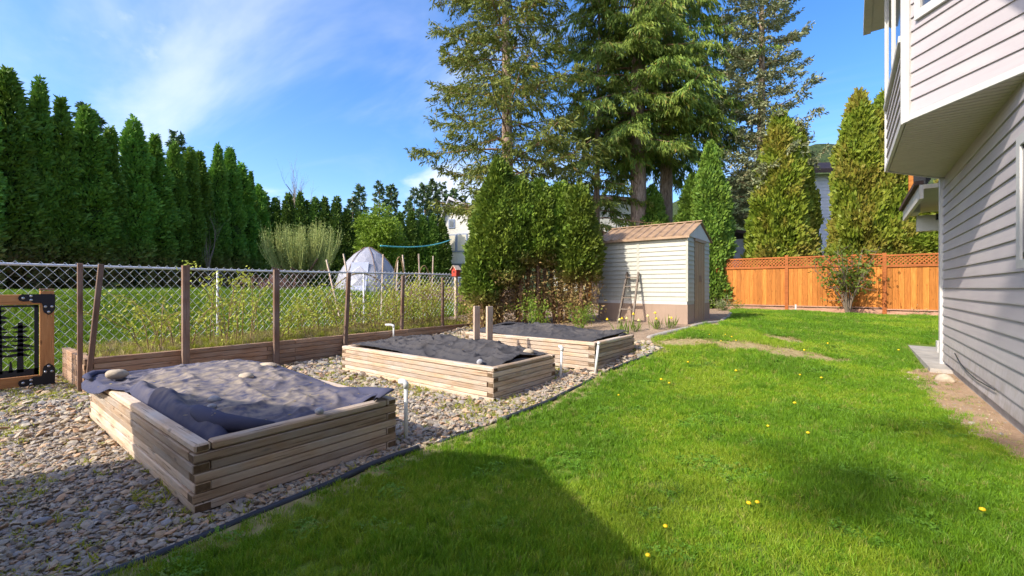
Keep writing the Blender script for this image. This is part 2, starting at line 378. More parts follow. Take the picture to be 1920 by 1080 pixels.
M['rock_g'] = m_plain('grey_field_stone', (.33, .33, .35), .85, .2, var=.25, scale=8, bump=.4)
def m_fabric(name, base, dust, lo, hi):
    k = N(name); v = k.co('Object'); f = k.noise(v, 1.7, 6, .6); f2 = k.noise(v, 11, 4)
    d = k.n('ShaderNodeMath', operation='MULTIPLY'); k.l(k.rng_(f, lo, hi), d.inputs[0]); k.l(k.rng_(f2, .3, .65), d.inputs[1])
    mu = k.n('ShaderNodeMath', operation='MULTIPLY'); k.l(d.outputs[0], mu.inputs[0]); k.l(k.attr('dust'), mu.inputs[1])
    col = k.mix(mu.outputs[0], base, dust)
    return k.bsdf(col, .9, .15, 0, k.noise(v, 230, 2), .25, .002)
M['fabric'] = m_fabric('landscape_fabric_navy', (.062, .066, .115), (.30, .25, .20), .22, .5); M['fabric2'] = m_fabric('landscape_fabric_charcoal', (.06, .058, .064), (.20, .17, .14), .4, .65)
def m_dome():
    k = N('translucent_greenhouse_film'); f = k.noise(k.co('Object'), 3, 3)
    return k.bsdf(k.mix(f, (.42, .42, .50), (.52, .52, .58)), .35, .4, 0, f, .3, .05, trans=.3)
M['film'] = m_dome()
# ------------------------------------------------------------------ terrain sheets
def gridmesh(name, X, Y, Z, mat, smooth=True, attrs=None):
    ny, nx = X.shape; V = np.stack([X, Y, Z], -1).reshape(-1, 3)
    i = np.arange(ny-1)[:, None]*nx+np.arange(nx-1)[None, :]
    F = np.stack([i, i+1, i+nx+1, i+nx], -1).reshape(-1, 4)
    m = bpy.data.meshes.new(name); m.vertices.add(len(V)); m.vertices.foreach_set('co', V.astype(np.float32).ravel())
    m.loops.add(F.size); m.loops.foreach_set('vertex_index', F.astype(np.int32).ravel())
    m.polygons.add(len(F)); m.polygons.foreach_set('loop_start', np.arange(0, F.size, 4, dtype=np.int32))
    m.update(calc_edges=True); m.materials.append(mat)
    if smooth: m.polygons.foreach_set('use_smooth', np.ones(len(F), bool))
    for k, a in (attrs or {}).items():
        t = m.attributes.new(k, 'FLOAT', 'POINT'); t.data.foreach_set('value', np.asarray(a, np.float32).ravel())
    return m
ax = np.unique(np.concatenate([np.linspace(-24, 8, 90), -24-np.geomspace(.5, 800, 26), 8+np.geomspace(.5, 800, 26)]))
ay = np.unique(np.concatenate([np.linspace(-8, 24, 90), -8-np.geomspace(.5, 800, 26), 24+np.geomspace(.5, 800, 26)]))
X, Y = np.meshgrid(ax, ay); Z = G(X, Y)
Z = Z-0.09*((X > -9.4) & (X < 12) & (Y > -9) & (Y < 18.2))
kind(part('ground', gridmesh('ground', X, Y, Z, M['ground']), None), 'structure')
EDGE = np.array([(-2.55, -9), (-2.62, -1), (-2.63, .45), (-2.72, 1.8), (-2.70, 2.7), (-2.67, 3.8), (-2.72, 5.4), (-2.62, 6.3), (-2.47, 7.25), (-2.75, 7.6),
                 (-3.0, 7.95), (-2.85, 8.6), (-2.66, 9.4), (-2.48, 10.3), (-2.45, 11.2), (-2.6, 12.8), (-2.95, 14.6), (-3.35, 16.4), (-3.5, 17.6)])
def xl(y): return np.interp(y, EDGE[:, 1], EDGE[:, 0])
def sheet(name, xa, xb, ya, yb, nx, ny, dz, mat, rough=0.0, seed=0):
    Y = np.linspace(ya, yb, ny)[:, None]*np.ones((1, nx)); t = np.linspace(0, 1, nx)[None, :]
    A = xa(Y) if callable(xa) else xa; B = xb(Y) if callable(xb) else xb
    X = A+(B-A)*t; Z = G(X, Y)+dz+rough*(fbm(p3(X*3, Y*3), 3, seed)-.5)
    return kind(part(name, gridmesh(name, X, Y, Z, mat), None), 'structure')
sheet('gravel_bed', -9.6, lambda y: xl(y)+.03, -9, 7.75, 110, 240, 0.0, M['gravbase'], .03, 3)
sheet('soil_bed', -9.6, lambda y: xl(y)+.05, 7.65, 18.2, 90, 130, 0.008, M['soil'], .05, 5)
lawn_o = sheet('lawn', lambda y: xl(y), 12.0, -9, 17.55, 230, 420, 0.014, M['lawn'], .015, 9)
sheet('fence_border', lambda y: xl(y)+.0, 12.0, 17.5, 18.2, 60, 6, 0.018, M['soil'], .03, 11)
def dirt_depth(x, y):   # trodden bare strip along the house wall
    e = (fbm(p3(x*4, y*4), 4, 21)-.5)*.75
    w = np.interp(y, [3.0, 4.2, 5.2, 6.0, 7.0, 7.9, 8.3, 8.6], [.0, .02, .30, .42, .42, .44, .2, .0])
    return np.where((y < 8.6) & (y > 2), x-(.98-w-e*.7), -1)
def in_dirt(x, y): return rng.uniform(size=len(x)) > np.exp(-np.maximum(dirt_depth(x, y), 0)/.05)*.95+.05
def blotch(px, py, w, h):
    d = CAMZ-.2; return at(px, d*FPX/(py-540)), w, h
BARE = [(at(1290, 7.6), .50, .14), (at(1395, 7.3), .5, .16), (at(1480, 6.9), .5, .2), (at(1560, 6.6), .25, .1), (at(1470, 8.1), .35, .12), (at(1330, 9.6), .25, .1)]
def bare(x, y):
    r = np.full_like(x, -.5)
    for (cx, cy), a, b in BARE:
        dx, dy = x-cx, y-cy; u = dx*RGT[0]+dy*RGT[1]; v = dx*FWD[0]+dy*FWD[1]
        r = np.maximum(r, 1-((u/a)**2+(v/b/2.2)**2))
    return r+(fbm(p3(x*5, y*5), 3, 5)-.5)*.8
cc = np.empty(len(lawn_o.data.vertices)*3, np.float32); lawn_o.data.vertices.foreach_get('co', cc); cc = cc.reshape(-1, 3)
at_ = lawn_o.data.attributes.new('bare', 'FLOAT', 'POINT'); at_.data.foreach_set('value', np.clip(np.maximum(S((bare(cc[:, 0], cc[:, 1])+.05)/.35), S((xl(cc[:, 1])+.10+.3*fbm(p3(cc[:, 0]*4, cc[:, 1]*4), 3, 6)-cc[:, 0])/.14)*.85), 0, 1).astype(np.float32))
ys = np.linspace(2.4, 8.62, 60)[:, None]; t = np.linspace(0, 1, 14)[None, :]
w = np.interp(ys, [2.4, 3.2, 4.2, 5.2, 6.0, 7.0, 7.9, 8.3, 8.6], [.03, .05, .08, .38, .5, .52, .52, .3, .05])+.16*(fbm(p3(ys*5, ys*0), 3, 2)-.5)
Xd = 1.04-(w+.055)*(1-t); Yd = ys+0*t
kind(part('dirt_strip', gridmesh('dirt_strip', Xd, Yd, G(Xd, Yd)+.026*np.minimum(1, t*5)+.006, M['dirt']), None), 'structure')

# ------------------------------------------------------------------ scatter (grass, gravel): points with instanced tufts
def scatter(name, pts, rot, scl, idx, protos, label, cat):
    pc = bpy.data.collections.new(name+'_kit')
    for i, p in enumerate(protos): pc.objects.link(bpy.data.objects.new('%s_kit_%02d' % (name, i), p))
    m = bpy.data.meshes.new(name); m.vertices.add(len(pts)); m.vertices.foreach_set('co', np.asarray(pts, np.float32).ravel())
    a = m.attributes.new('rot', 'FLOAT_VECTOR', 'POINT'); a.data.foreach_set('vector', np.asarray(rot, np.float32).ravel())
    a = m.attributes.new('scl', 'FLOAT_VECTOR', 'POINT'); a.data.foreach_set('vector', np.asarray(scl, np.float32).ravel())
    a = m.attributes.new('idx', 'INT', 'POINT'); a.data.foreach_set('value', np.asarray(idx, np.int32))
    o = part(name, m, None); ng = bpy.data.node_groups.new(name, 'GeometryNodeTree')
    ng.interface.new_socket('Geometry', in_out='INPUT', socket_type='NodeSocketGeometry'); ng.interface.new_socket('Geometry', in_out='OUTPUT', socket_type='NodeSocketGeometry')
    gi = ng.nodes.new('NodeGroupInput'); go = ng.nodes.new('NodeGroupOutput'); ip = ng.nodes.new('GeometryNodeInstanceOnPoints'); ci = ng.nodes.new('GeometryNodeCollectionInfo')
    ci.inputs['Collection'].default_value = pc; ci.inputs['Separate Children'].default_value = True; ci.inputs['Reset Children'].default_value = True
    def na(n, t):
        q = ng.nodes.new('GeometryNodeInputNamedAttribute'); q.data_type = t; q.inputs['Name'].default_value = n; return q.outputs['Attribute']
    mp = ng.nodes.new('GeometryNodeMeshToPoints'); ng.links.new(gi.outputs[0], mp.inputs[0]); ng.links.new(mp.outputs[0], ip.inputs['Points'])
    ng.links.new(ci.outputs[0], ip.inputs['Instance']); ip.inputs['Pick Instance'].default_value = True
    ng.links.new(na('idx', 'INT'), ip.inputs['Instance Index']); ng.links.new(na('rot', 'FLOAT_VECTOR'), ip.inputs['Rotation']); ng.links.new(na('scl', 'FLOAT_VECTOR'), ip.inputs['Scale'])
    ng.links.new(ip.outputs[0], go.inputs[0]); md = o.modifiers.new('scatter', 'NODES'); md.node_group = ng
    tag(o, label, cat); return kind(o, 'stuff')
def tuft(seed, n, rad, h, w, mat, spread=.55, name='tuft'):
    r = np.random.default_rng(seed); V = []; F = []
    for i in range(n):
        a = r.uniform(0, 6.28); q = rad*math.sqrt(r.uniform()); bx, by = q*math.cos(a), q*math.sin(a)
        hh = h*r.uniform(.55, 1.15); ln = hh*r.uniform(.05, 1)*spread; b = r.uniform(0, 6.28); lx, ly = ln*math.cos(b), ln*math.sin(b)
        c = r.uniform(0, 6.28); sx, sy = w/2*math.cos(c), w/2*math.sin(c); o = len(V)
        V += [(bx-sx, by-sy, -.01), (bx+sx, by+sy, -.01), (bx+lx*.35-sx*.85, by+ly*.35-sy*.85, hh*.6), (bx+lx*.35+sx*.85, by+ly*.35+sy*.85, hh*.6), (bx+lx, by+ly, hh)]
        F += [(o, o+1, o+3, o+2), (o+2, o+3, o+4)]
    return new_mesh(name, V, F, mat)
def inview(x, y, z=0.2, m=430, dmax=1e9):
    d = x*FWD[0]+y*FWD[1]; u = x*RGT[0]+y*RGT[1]; px = 960+u/np.maximum(d, .05)*FPX; py = 540+(CAMZ-z)/np.maximum(d, .05)*FPX
    return (d > .5) & (d < dmax) & (px > -m) & (px < 1920+m) & (py < 1080+m*1.6)
def rnd_rot(n, tilt=.15): return np.stack([rng.normal(0, tilt, n), rng.normal(0, tilt, n), rng.uniform(0, 6.28, n)], -1)

def lawn_points():
    P = []; SX = []
    for (d0, d1, dens, sc) in ((.6, 3.4, 1500, .85), (3.4, 5.5, 900, 1.0), (5.5, 9, 520, 1.2), (9, 20, 260, 1.5)):
        area = 24*22; n = int(area*dens)
        x = rng.uniform(-4, 6, int(n*10/24)); y = rng.uniform(-1.2, 17.4, len(x)); d = x*FWD[0]+y*FWD[1]
        k = (d >= d0) & (d < d1) & inview(x, y) & (x > xl(y)+.02) & (~in_dirt(x, y)) & ((x < .96) | (y > 8.7)) & ~((x > .74) & (y > 8.0) & (y < 11.2)) & (y < 17.35+.15*np.sin(x*5))
        x, y, d = x[k], y[k], d[k]
        dens_n = fbm(p3(x*1.6, y*1.6), 4, 31); edge = np.clip((x-xl(y))/(.12+.5*fbm(p3(x*4, y*4), 3, 6)), 0, 1)
        keep = rng.uniform(size=len(x)) < np.clip((.25+.75*edge)*np.clip(1.1-2.0*np.clip(bare(x, y)+.05, 0, 1), .3, 1)*np.clip(.55+1.2*(dens_n-.3), .5, 1), 0, 1)
        x, y = x[keep], y[keep]; P.append(np.stack([x, y, G(x, y)+.012], -1))
        hgt = sc*(.62+.85*fbm(p3(x*2.3, y*2.3), 3, 77))*np.clip(1-.65*np.clip(bare(x, y), 0, 1), .3, 1)*rng.uniform(.75, 1.25, len(x))
        wd = sc*rng.uniform(.85, 1.2, len(x)); SX.append(np.stack([wd, wd, hgt], -1))
    return np.concatenate(P), np.concatenate(SX)
pp, ss = lawn_points()
def clover(seed):
    r = np.random.default_rng(seed); V = []; F = []
    for i in range(9):
        cx_, cy_ = r.normal(0, .028, 2); h_ = r.uniform(.012, .03); a0 = r.uniform(0, 6.28)
        for k in range(3):
            a = a0+k*2.094; o = len(V); rr = r.uniform(.008, .012); c_, s_ = math.cos(a), math.sin(a)
            V += [(cx_, cy_, h_), (cx_+c_*rr*.6-s_*rr*.55, cy_+s_*rr*.6+c_*rr*.55, h_+.002), (cx_+c_*rr*1.2, cy_+s_*rr*1.2, h_+.003), (cx_+c_*rr*.6+s_*rr*.55, cy_+s_*rr*.6-c_*rr*.55, h_+.001)]; F.append((o, o+1, o+2, o+3))
    return new_mesh('clover', V, F, M['clover'])
tufts = [tuft(100+i, 30, .038, .043, .0032, M['blade'], .95) for i in range(4)]+[tuft(110+i, 28, .038, .040, .0032, M['blade_y'], 1.1) for i in range(3)]+[tuft(115+i, 30, .038, .052, .0034, M['blade_d'], .8) for i in range(2)]+[clover(120+i) for i in range(2)]+[tuft(125+i, 14, .045, .035, .0035, M['leaf_straw'], 2.0) for i in range(2)]
nv = fbm(p3(pp[:, 0]*1.3, pp[:, 1]*1.3), 4, 91)+rng.normal(0, .10, len(pp)); nv2 = fbm(p3(pp[:, 0]*3.5, pp[:, 1]*3.5), 3, 95)
tix = np.where(nv > .59, rng.integers(4, 7, len(pp)), np.where(nv < .42, rng.integers(7, 9, len(pp)), rng.integers(0, 4, len(pp))))
tix = np.where((nv2 > .66) & (rng.uniform(size=len(pp)) < .5), rng.integers(9, 11, len(pp)), tix)
tix = np.where((bare(pp[:, 0], pp[:, 1]) > .0) & (rng.uniform(size=len(pp)) < .8), rng.integers(11, 13, len(pp)), tix)
scatter('lawn_grass', pp, rnd_rot(len(pp), .2), ss, tix, tufts, 'short bright green mown lawn grass between the gravel and the house', 'grass')

# meadow grass beyond the wire fence
n = 60000; x = rng.uniform(-24, -9.45, n); y = rng.uniform(-.5, 19, n); d = x*FWD[0]+y*FWD[1]
k = inview(x, y, 1.0) & (d < 26) & (rng.uniform(size=n) < np.clip(12/d, 0.3, 1)); x, y, d = x[k], y[k], d[k]
sc = np.clip(d/8, 1, 2.4)*rng.uniform(.8, 1.3, len(x))
scatter('meadow_grass', np.stack([x, y, G(x, y)], -1), rnd_rot(len(x)), np.stack([sc*1.5, sc*1.5, sc*.9], -1), rng.integers(0, 4, len(x)),
        [tuft(140+i, 26, .06, .085, .006, M['blade_n'], .7) for i in range(4)], "green grass of the neighbouring garden beyond the wire fence", 'grass')

# gravel
def pebble(seed):
    r = np.random.default_rng(seed); bm = bmesh.new(); bmesh.ops.create_icosphere(bm, subdivisions=1, radius=1)
    q = r.uniform(.6, 1.15, 3); q[2] = r.uniform(.25, .45)
    for v in bm.verts: v.co = Vector((v.co.x*q[0], v.co.y*q[1], v.co.z*q[2]))*float(r.uniform(.75, 1.2))
    m = bpy.data.meshes.new('pebble'); bm.to_mesh(m); bm.free(); m.materials.append(M['stone']); return m
BEDS = [(-6.05, -2.97, .85, 2.25), (-6.3, -3.2, 3.75, 5.05), (-5.4, -2.88, 5.57, 7.0)]
def free(x, y, m=.02):
    k = (x < xl(y)-.03) & ~((x < -7.45+m) & (y > .95))
    for a, b, c, d_ in BEDS: k &= ~((x > a-m) & (x < b+m) & (y > c-m) & (y < d_+m))
    return k
P = []; Q = []
for d0, d1, dens, s0 in ((.6, 3.6, 7500, .0088), (3.6, 6, 3400, .0124), (6, 12, 1300, .019)):
    n = int(dens*7*9); x = rng.uniform(-9.3, -2.4, n); y = rng.uniform(-.6, 7.7, n); d = x*FWD[0]+y*FWD[1]
    k = (d >= d0) & (d < d1) & inview(x, y, 0) & free(x, y); x, y = x[k], y[k]
    s = s0*np.exp(rng.normal(-.08, .58, len(x))); s = np.minimum(s, s0*3.4)
    P.append(np.stack([x, y, G(x, y)+s*rng.uniform(.1, .7, len(x))+.012*(fbm(p3(x*3, y*3), 3, 3)-.3)], -1)); Q.append(np.stack([s*1.15, s*.95, s], -1))
pp = np.concatenate(P); qq = np.concatenate(Q)
scatter('gravel', pp, rnd_rot(len(pp), .38), qq, rng.integers(0, 8, len(pp)), [pebble(i) for i in range(8)], 'mixed grey, tan and rusty gravel stones around the raised beds', 'gravel')
n = 22000; x = rng.uniform(-9.3, -2.5, n); y = rng.uniform(-.6, 7.7, n)
w_ = fbm(p3(x*1.1, y*1.1), 4, 55); k = inview(x, y, 0) & free(x, y, -.01) & (rng.uniform(size=n) < S((w_-.42)/.16)*.85+.08+.5*(x < -8)); x, y = x[k], y[k]
sc = rng.uniform(.4, 1.25, len(x))
scatter('gravel_weeds', np.stack([x, y, G(x, y)], -1), rnd_rot(len(x), .3), np.stack([sc, sc, sc*.8], -1), rng.integers(0, 4, len(x)),
        [tuft(160+i, 14, .035, .05, .006, M['weed'], 1.5) for i in range(4)], 'thin yellow-green weeds and moss sprouting through the gravel', 'weeds')

n = 5200; x = rng.uniform(.2, 1.0, n); y = rng.uniform(3.5, 8.55, n); k = (dirt_depth(x, y) > -.02) & inview(x, y); x, y = x[k], y[k]; s = .006*np.exp(rng.normal(0, .55, len(x))); ii = np.where(rng.uniform(size=len(x)) < .8, rng.integers(0, 4, len(x)), rng.integers(4, 6, len(x)))
sx_ = np.where(ii < 4, s, rng.uniform(.5, 1.1, len(x)))
scatter('dirt_litter', np.stack([x, y, G(x, y)+np.where(ii < 4, .028, .02)], -1), rnd_rot(len(x), .5), np.stack([sx_, sx_, np.where(ii < 4, s, sx_*.5)], -1), ii,
        [pebble(20+i) for i in range(4)]+[tuft(170+i, 7, .05, .05, .004, M['leaf_straw'], 2.2) for i in range(2)], 'pebbles, clods and dry straw on the bare strip along the house', 'litter')
# ------------------------------------------------------------------ lawn edging
def border(name, pts, r, mat, label, cat, dz=.02, n=7, wob=.01):
    mb = MB(); P = []
    pts = np.array(pts, float); seg = np.r_[0, np.cumsum(np.hypot(*np.diff(pts, axis=0).T))]; u = np.arange(0, seg[-1], .08)
    for s_ in u:
        x = np.interp(s_, seg, pts[:, 0]); y = np.interp(s_, seg, pts[:, 1]); x += wob*math.sin(s_*3.1)+wob*.6*math.sin(s_*7.7+1)
        P.append((x, y, g(x, y)+dz+.012*math.sin(s_*2.3+.7)))
    mb.tube(P, r, n); return top(mb, name, mat, label, cat, 'lawn edging', True)
border('lawn_edging', [(-2.60, -1), (-2.63, .45), (-2.73, 1.8), (-2.72, 2.35)], .025, M['edging'], 'black plastic edging tube between lawn and gravel nearest the camera', 'edging')
border('lawn_edging', [(-2.72, 2.5), (-2.70, 3.0)], .017, M['edging'], 'short half-buried piece of black edging beside the white standpipe', 'edging', .01)
border('lawn_edging', [(-2.69, 3.3), (-2.68, 3.8), (-2.73, 4.9), (-2.76, 5.35)], .024, M['edging'], 'black edging strip along the lawn beside the middle raised bed', 'edging')
border('lawn_edging', [(-2.72, 5.7), (-2.62, 6.3), (-2.47, 7.15), (-2.55, 7.35), (-2.75, 7.45)], .02, M['edging'], 'dark edging strip with a bend at the gravel corner', 'edging')
for i, (a, b) in enumerate((((-3.0, 7.95), (-2.66, 9.4)), ((-2.65, 9.45), (-2.45, 11.1)), ((-2.45, 11.16), (-2.95, 14.6)))):
    border('edging_stone', [a, ((a[0]+b[0])/2+.02, (a[1]+b[1])/2), b], .05, M['edging_c'], ['pale concrete edging curving in front of the shed soil', 'pale concrete edging beside the shed doors', 'pale concrete edging running on from the shed to the fence'][i], 'edging', .01, 6, .0)

# ------------------------------------------------------------------ house on the right
H = thing('house', 'lavender sided two-storey house with cantilevered bay at the right edge', 'house', (.98, 8.64, .2))
HB = (.98, 8.64, .2)
def mb(): return MB(HB)
wall = mb().box(1.0, 8, -6, 8.6, .30, 5.40).build('wall', M['siding'], H)
mb().box(1.02, 7.9, -5.95, 8.55, -.3, .299).build('foundation', M['conc'], H)
LAP = .126
def lap(a, b, z0, z1, nrm, mat, parent, base, t0=.004, t1=.019):
    a = Vector((a[0], a[1], 0)); b = Vector((b[0], b[1], 0)); nv = Vector((nrm[0], nrm[1], 0)).normalized()
    pr = [(0, z0), (t1, z0), (t1, z0+.012), (t0, z1), (0, z1)]
    q = MB(base); q.sweep(pr, a, nv, (0, 0, 1), b-a); return q
z = .29; i = 0
while z < 2.80:
    lap((1.0, -6), (1.0, 8.56), z, min(z+LAP, 2.84), (-1, 0), None, None, HB).build('siding_board', M['siding'], wall); z += LAP
mb().box(.955, 1.04, 8.56, 8.66, .2, 2.848).build('corner_trim', M['white'], H)
# window in the lower wall
wn_ = mb().box(.95, .998, 2.8, 4.74, 1.47, 2.36).build('window', M['white'], H)
mb().box(.94, .949, 2.88, 4.66, 1.55, 2.28).build('pane', M['glass'], wn_)
q = mb(); q.box(.925, .9395, 2.8, 4.74, 1.44, 1.5).box(.925, .9395, 2.8, 4.74, 2.31, 2.38).box(.925, .9395, 4.65, 4.74, 1.5, 2.31).box(.925, .9395, 2.8, 2.89, 1.5, 2.31); q.build('frame', M['white'], wn_)
# bay
BA, BB, BC, BD = (.99, 4.72), (.38, 5.50), (.355, 7.65), (.99, 8.62)
bay = mb().prism([BA, BD, BC, BB][::-1], 2.87, 5.34).build('bay', M['siding'], H)
def offs(p, q, d):
    t = Vector((q[0]-p[0], q[1]-p[1], 0)).normalized(); nn = Vector((-t.y, t.x, 0)); return nn*d
def lapface(p, q, z0, z1):
    nn = offs(p, q, 1); zz_ = z0
    while zz_ < z1-.02:
        lap(p, q, zz_, min(zz_+LAP, z1), (nn.x, nn.y), None, None, HB).build('siding_board', M['siding'], bay); zz_ += LAP
lapface(BA, BB, 2.90, 5.32); lapface(BB, BC, 2.90, 3.66); lapface(BC, BD, 2.90, 5.32)
def strip(p, q, z0, z1, t, name, mat, parent):   # flat band standing proud of a bay face
    nn = offs(p, q, 1); a = Vector((p[0], p[1], 0)); b = Vector((q[0], q[1], 0)); r = MB(HB)
    r.sweep([(0, z0), (t, z0), (t, z1), (0, z1)], a, nn, (0, 0, 1), b-a); return r.build(name, mat, parent)
def along(p, q, s): L = math.hypot(q[0]-p[0], q[1]-p[1]); return (p[0]+(q[0]-p[0])*s/L, p[1]+(q[1]-p[1])*s/L)
LAB = math.hypot(BB[0]-BA[0], BB[1]-BA[1]); LBC = math.hypot(BC[0]-BB[0], BC[1]-BB[1])
strip(along(BA, BB, LAB-.075), BB, 2.84, 5.33, .03, 'corner_trim', M['white'], bay)
strip(BB, along(BB, BC, .05), 2.84, 5.33, .03, 'corner_trim', M['white'], bay)
strip(along(BB, BC, LBC-.06), BC, 2.84, 5.33, .032, 'corner_trim', M['white'], bay)
strip(BA, along(BA, BB, LAB-.076), 2.845, 2.90, .028, 'base_trim', M['white'], bay)
strip(along(BB, BC, .051), along(BB, BC, LBC-.061), 2.845, 2.90, .028, 'base_trim', M['white'], bay)
strip(BC, BD, 2.845, 2.90, .028, 'base_trim', M['white'], bay)
w2 = strip(along(BB, BC, .06), along(BB, BC, LBC-.07), 3.70, 5.15, .012, 'window', M['glass'], bay)
strip(along(BB, BC, .052), along(BB, BC, LBC-.062), 3.64, 3.699, .045, 'sill', M['white'], w2)
strip(along(BB, BC, LBC/2-.03), along(BB, BC, LBC/2+.03), 3.70, 5.14, .03, 'frame', M['white'], w2)
w3 = strip(along(BA, BB, .1), along(BA, BB, LAB-.2), 3.80, 5.1, .026, 'window', M['glass'], bay)
r_ = strip(along(BA, BB, .04), along(BA, BB, LAB-.14), 3.72, 3.80, .045, 'frame', M['white'], w3)
strip(along(BA, BB, LAB-.2), along(BA, BB, LAB-.14), 3.801, 5.1, .045, 'frame', M['white'], w3)
# bay soffit, one strip after another
def bayx(y): return np.interp(y, [BA[1], BB[1], BC[1], BD[1]], [BA[0], BB[0], BC[0], BD[0]])
ys_ = np.arange(BA[1]+.02, BD[1]-.02, .085)
for y0 in ys_:
    y1 = min(y0+.071, BD[1]-.01); a, b = float(bayx(y0))+.012, float(bayx(y1))+.012
    mb().prism([(a, y0), (1.0, y0), (1.0, y1), (b, y1)], 2.852, 2.868).build('soffit_board', M['soffit'], bay)
# main roof with eave and gutter
rf = mb().add([(.22, -6.5, 5.4), (.22, 8.95, 5.4), (4.5, 8.95, 7.6), (4.5, -6.5, 7.6), (.22, -6.5, 5.52), (.22, 8.95, 5.52), (4.5, 8.95, 7.72), (4.5, -6.5, 7.72)],
              [(0, 1, 2, 3), (7, 6, 5, 4), (0, 4, 5, 1), (1, 5, 6, 2), (2, 6, 7, 3), (3, 7, 4, 0)]).build('roof', M['roof_dark'], H)
mb().box(.12, .215, -6.5, 8.96, 5.33, 5.47).build('gutter', M['white'], rf)
mb().box(.2171, .99, -6.4, 8.94, 5.345, 5.39).build('eave_soffit', M['white'], rf)
# deck over the patio beyond the corner
dk = mb().box(.80, 6, 8.67, 11.4, 2.74, 2.80).build('deck', M['soffit'], H)
mb().box(.755, .799, 8.67, 11.42, 2.60, 2.80).build('fascia', M['white'], dk)
mb().box(.70, .80, 8.67, 11.46, 2.802, 2.86).build('drip_edge', M['roof_dark'], dk)
mb().box(.90, 5.5, 10.7, 10.86, 2.32, 2.60).build('beam', M['white'], dk)
mb().box(.81, .90, 10.2, 10.7, 2.60, 2.735).build('bracket', M['white'], dk)
mb().box(1.12, 1.24, 10.05, 10.17, .24, 2.735).box(1.09, 1.27, 10.02, 10.2, .15, .42).build('column', M['white'], dk)
mb().box(1.14, 1.21, 10.6, 10.69, 2.5, 2.6).build('porch_lamp', M['black'], dk)
mb().box(.83, .95, 11.25, 11.38, 2.862, 3.95).build('rail_post', M['cedar'], dk)
mb().box(.84, .94, 8.8, 11.249, 3.85, 3.9).build('handrail', M['black'], dk)
for k_ in range(17): mb().box(.88, .90, 8.9+k_*.135, 8.92+k_*.135, 2.9, 3.849).build('baluster', M['black'], dk)
kind(MB().box(.80, 6, 8.0, 11.0, .0, .235).build('patio', M['conc']), 'structure')
top(MB().tube([(.975, 7.55, .50), (.968, 7.2, .44), (.966, 6.8, .40), (.966, 6.3, .385), (.968, 5.9, .40), (.97, 5.6, .41)], .006, 5), 'cable', M['edging'], 'thin dark cable sagging along the bottom of the house siding', 'cable', smooth=True)
def rock(name, c, r, mat, label, seed, group=None, cat='stone'):
    bm = bmesh.new(); bmesh.ops.create_icosphere(bm, subdivisions=3, radius=1)
    P = np.array([v.co for v in bm.verts]); q = .72+.5*fbm(P*1.3+seed*3.1, 3, seed)
    for v, s_ in zip(bm.verts, q): v.co = Vector((v.co.x*r[0]*s_, v.co.y*r[1]*s_, v.co.z*r[2]*s_))
    m = bpy.data.meshes.new(name); bm.to_mesh(m); bm.free(); m.materials.append(mat)
    m.polygons.foreach_set('use_smooth', [True]*len(m.polygons)); o = part(name, m, None, c, (0, 0, seed*1.3)); return tag(o, label, cat, group)
rock('stone', (.86, 7.35, g(.86, 7.35)+.05), (.12, .07, .065), M['rock'], 'pale stone block lying against the foot of the house corner', 4)

# garage behind the camera whose gable throws the shade over the near lawn
GB = thing('garage', 'low gabled outbuilding standing behind the photographer, shading the near lawn', 'garage', (-3.4, -1.6, 0))
b_ = (-3.4, -1.6, 0)
MB(b_).add([(-5.1, -1.6, -.1), (-1.55, -1.6, -.1), (-1.55, -1.6, 2.62), (-3.2, -1.6, 3.3), (-5.1, -1.6, 2.55), (-5.1, -7, -.1), (-1.55, -7, -.1), (-1.55, -7, 2.62), (-3.2, -7, 3.3), (-5.1, -7, 2.55)],
           [(0, 1, 2, 3, 4), (9, 8, 7, 6, 5), (0, 5, 6, 1), (1, 6, 7, 2), (4, 9, 5, 0), (2, 7, 8, 3), (3, 8, 9, 4)]).build('wall', M['siding'], GB)
MB(b_).add([(-5.3, -1.45, 2.5), (-3.2, -1.45, 3.33), (-3.2, -7.2, 3.33), (-5.3, -7.2, 2.5), (-5.3, -1.45, 2.56), (-3.2, -1.45, 3.40), (-3.2, -7.2, 3.40), (-5.3, -7.2, 2.56)],
           [(0, 3, 2, 1), (4, 5, 6, 7), (0, 1, 5, 4), (1, 2, 6, 5), (2, 3, 7, 6), (3, 0, 4, 7)]).build('roof', M['roof_dark'], GB)
MB(b_).add([(-3.2, -1.45, 3.33), (-1.3, -1.45, 2.56), (-1.3, -7.2, 2.56), (-3.2, -7.2, 3.33), (-3.2, -1.45, 3.40), (-1.3, -1.45, 2.63), (-1.3, -7.2, 2.63), (-3.2, -7.2, 3.40)],
           [(0, 3, 2, 1), (4, 5, 6, 7), (0, 1, 5, 4), (1, 2, 6, 5), (2, 3, 7, 6), (3, 0, 4, 7)]).build('roof', M['roof_dark'], GB)

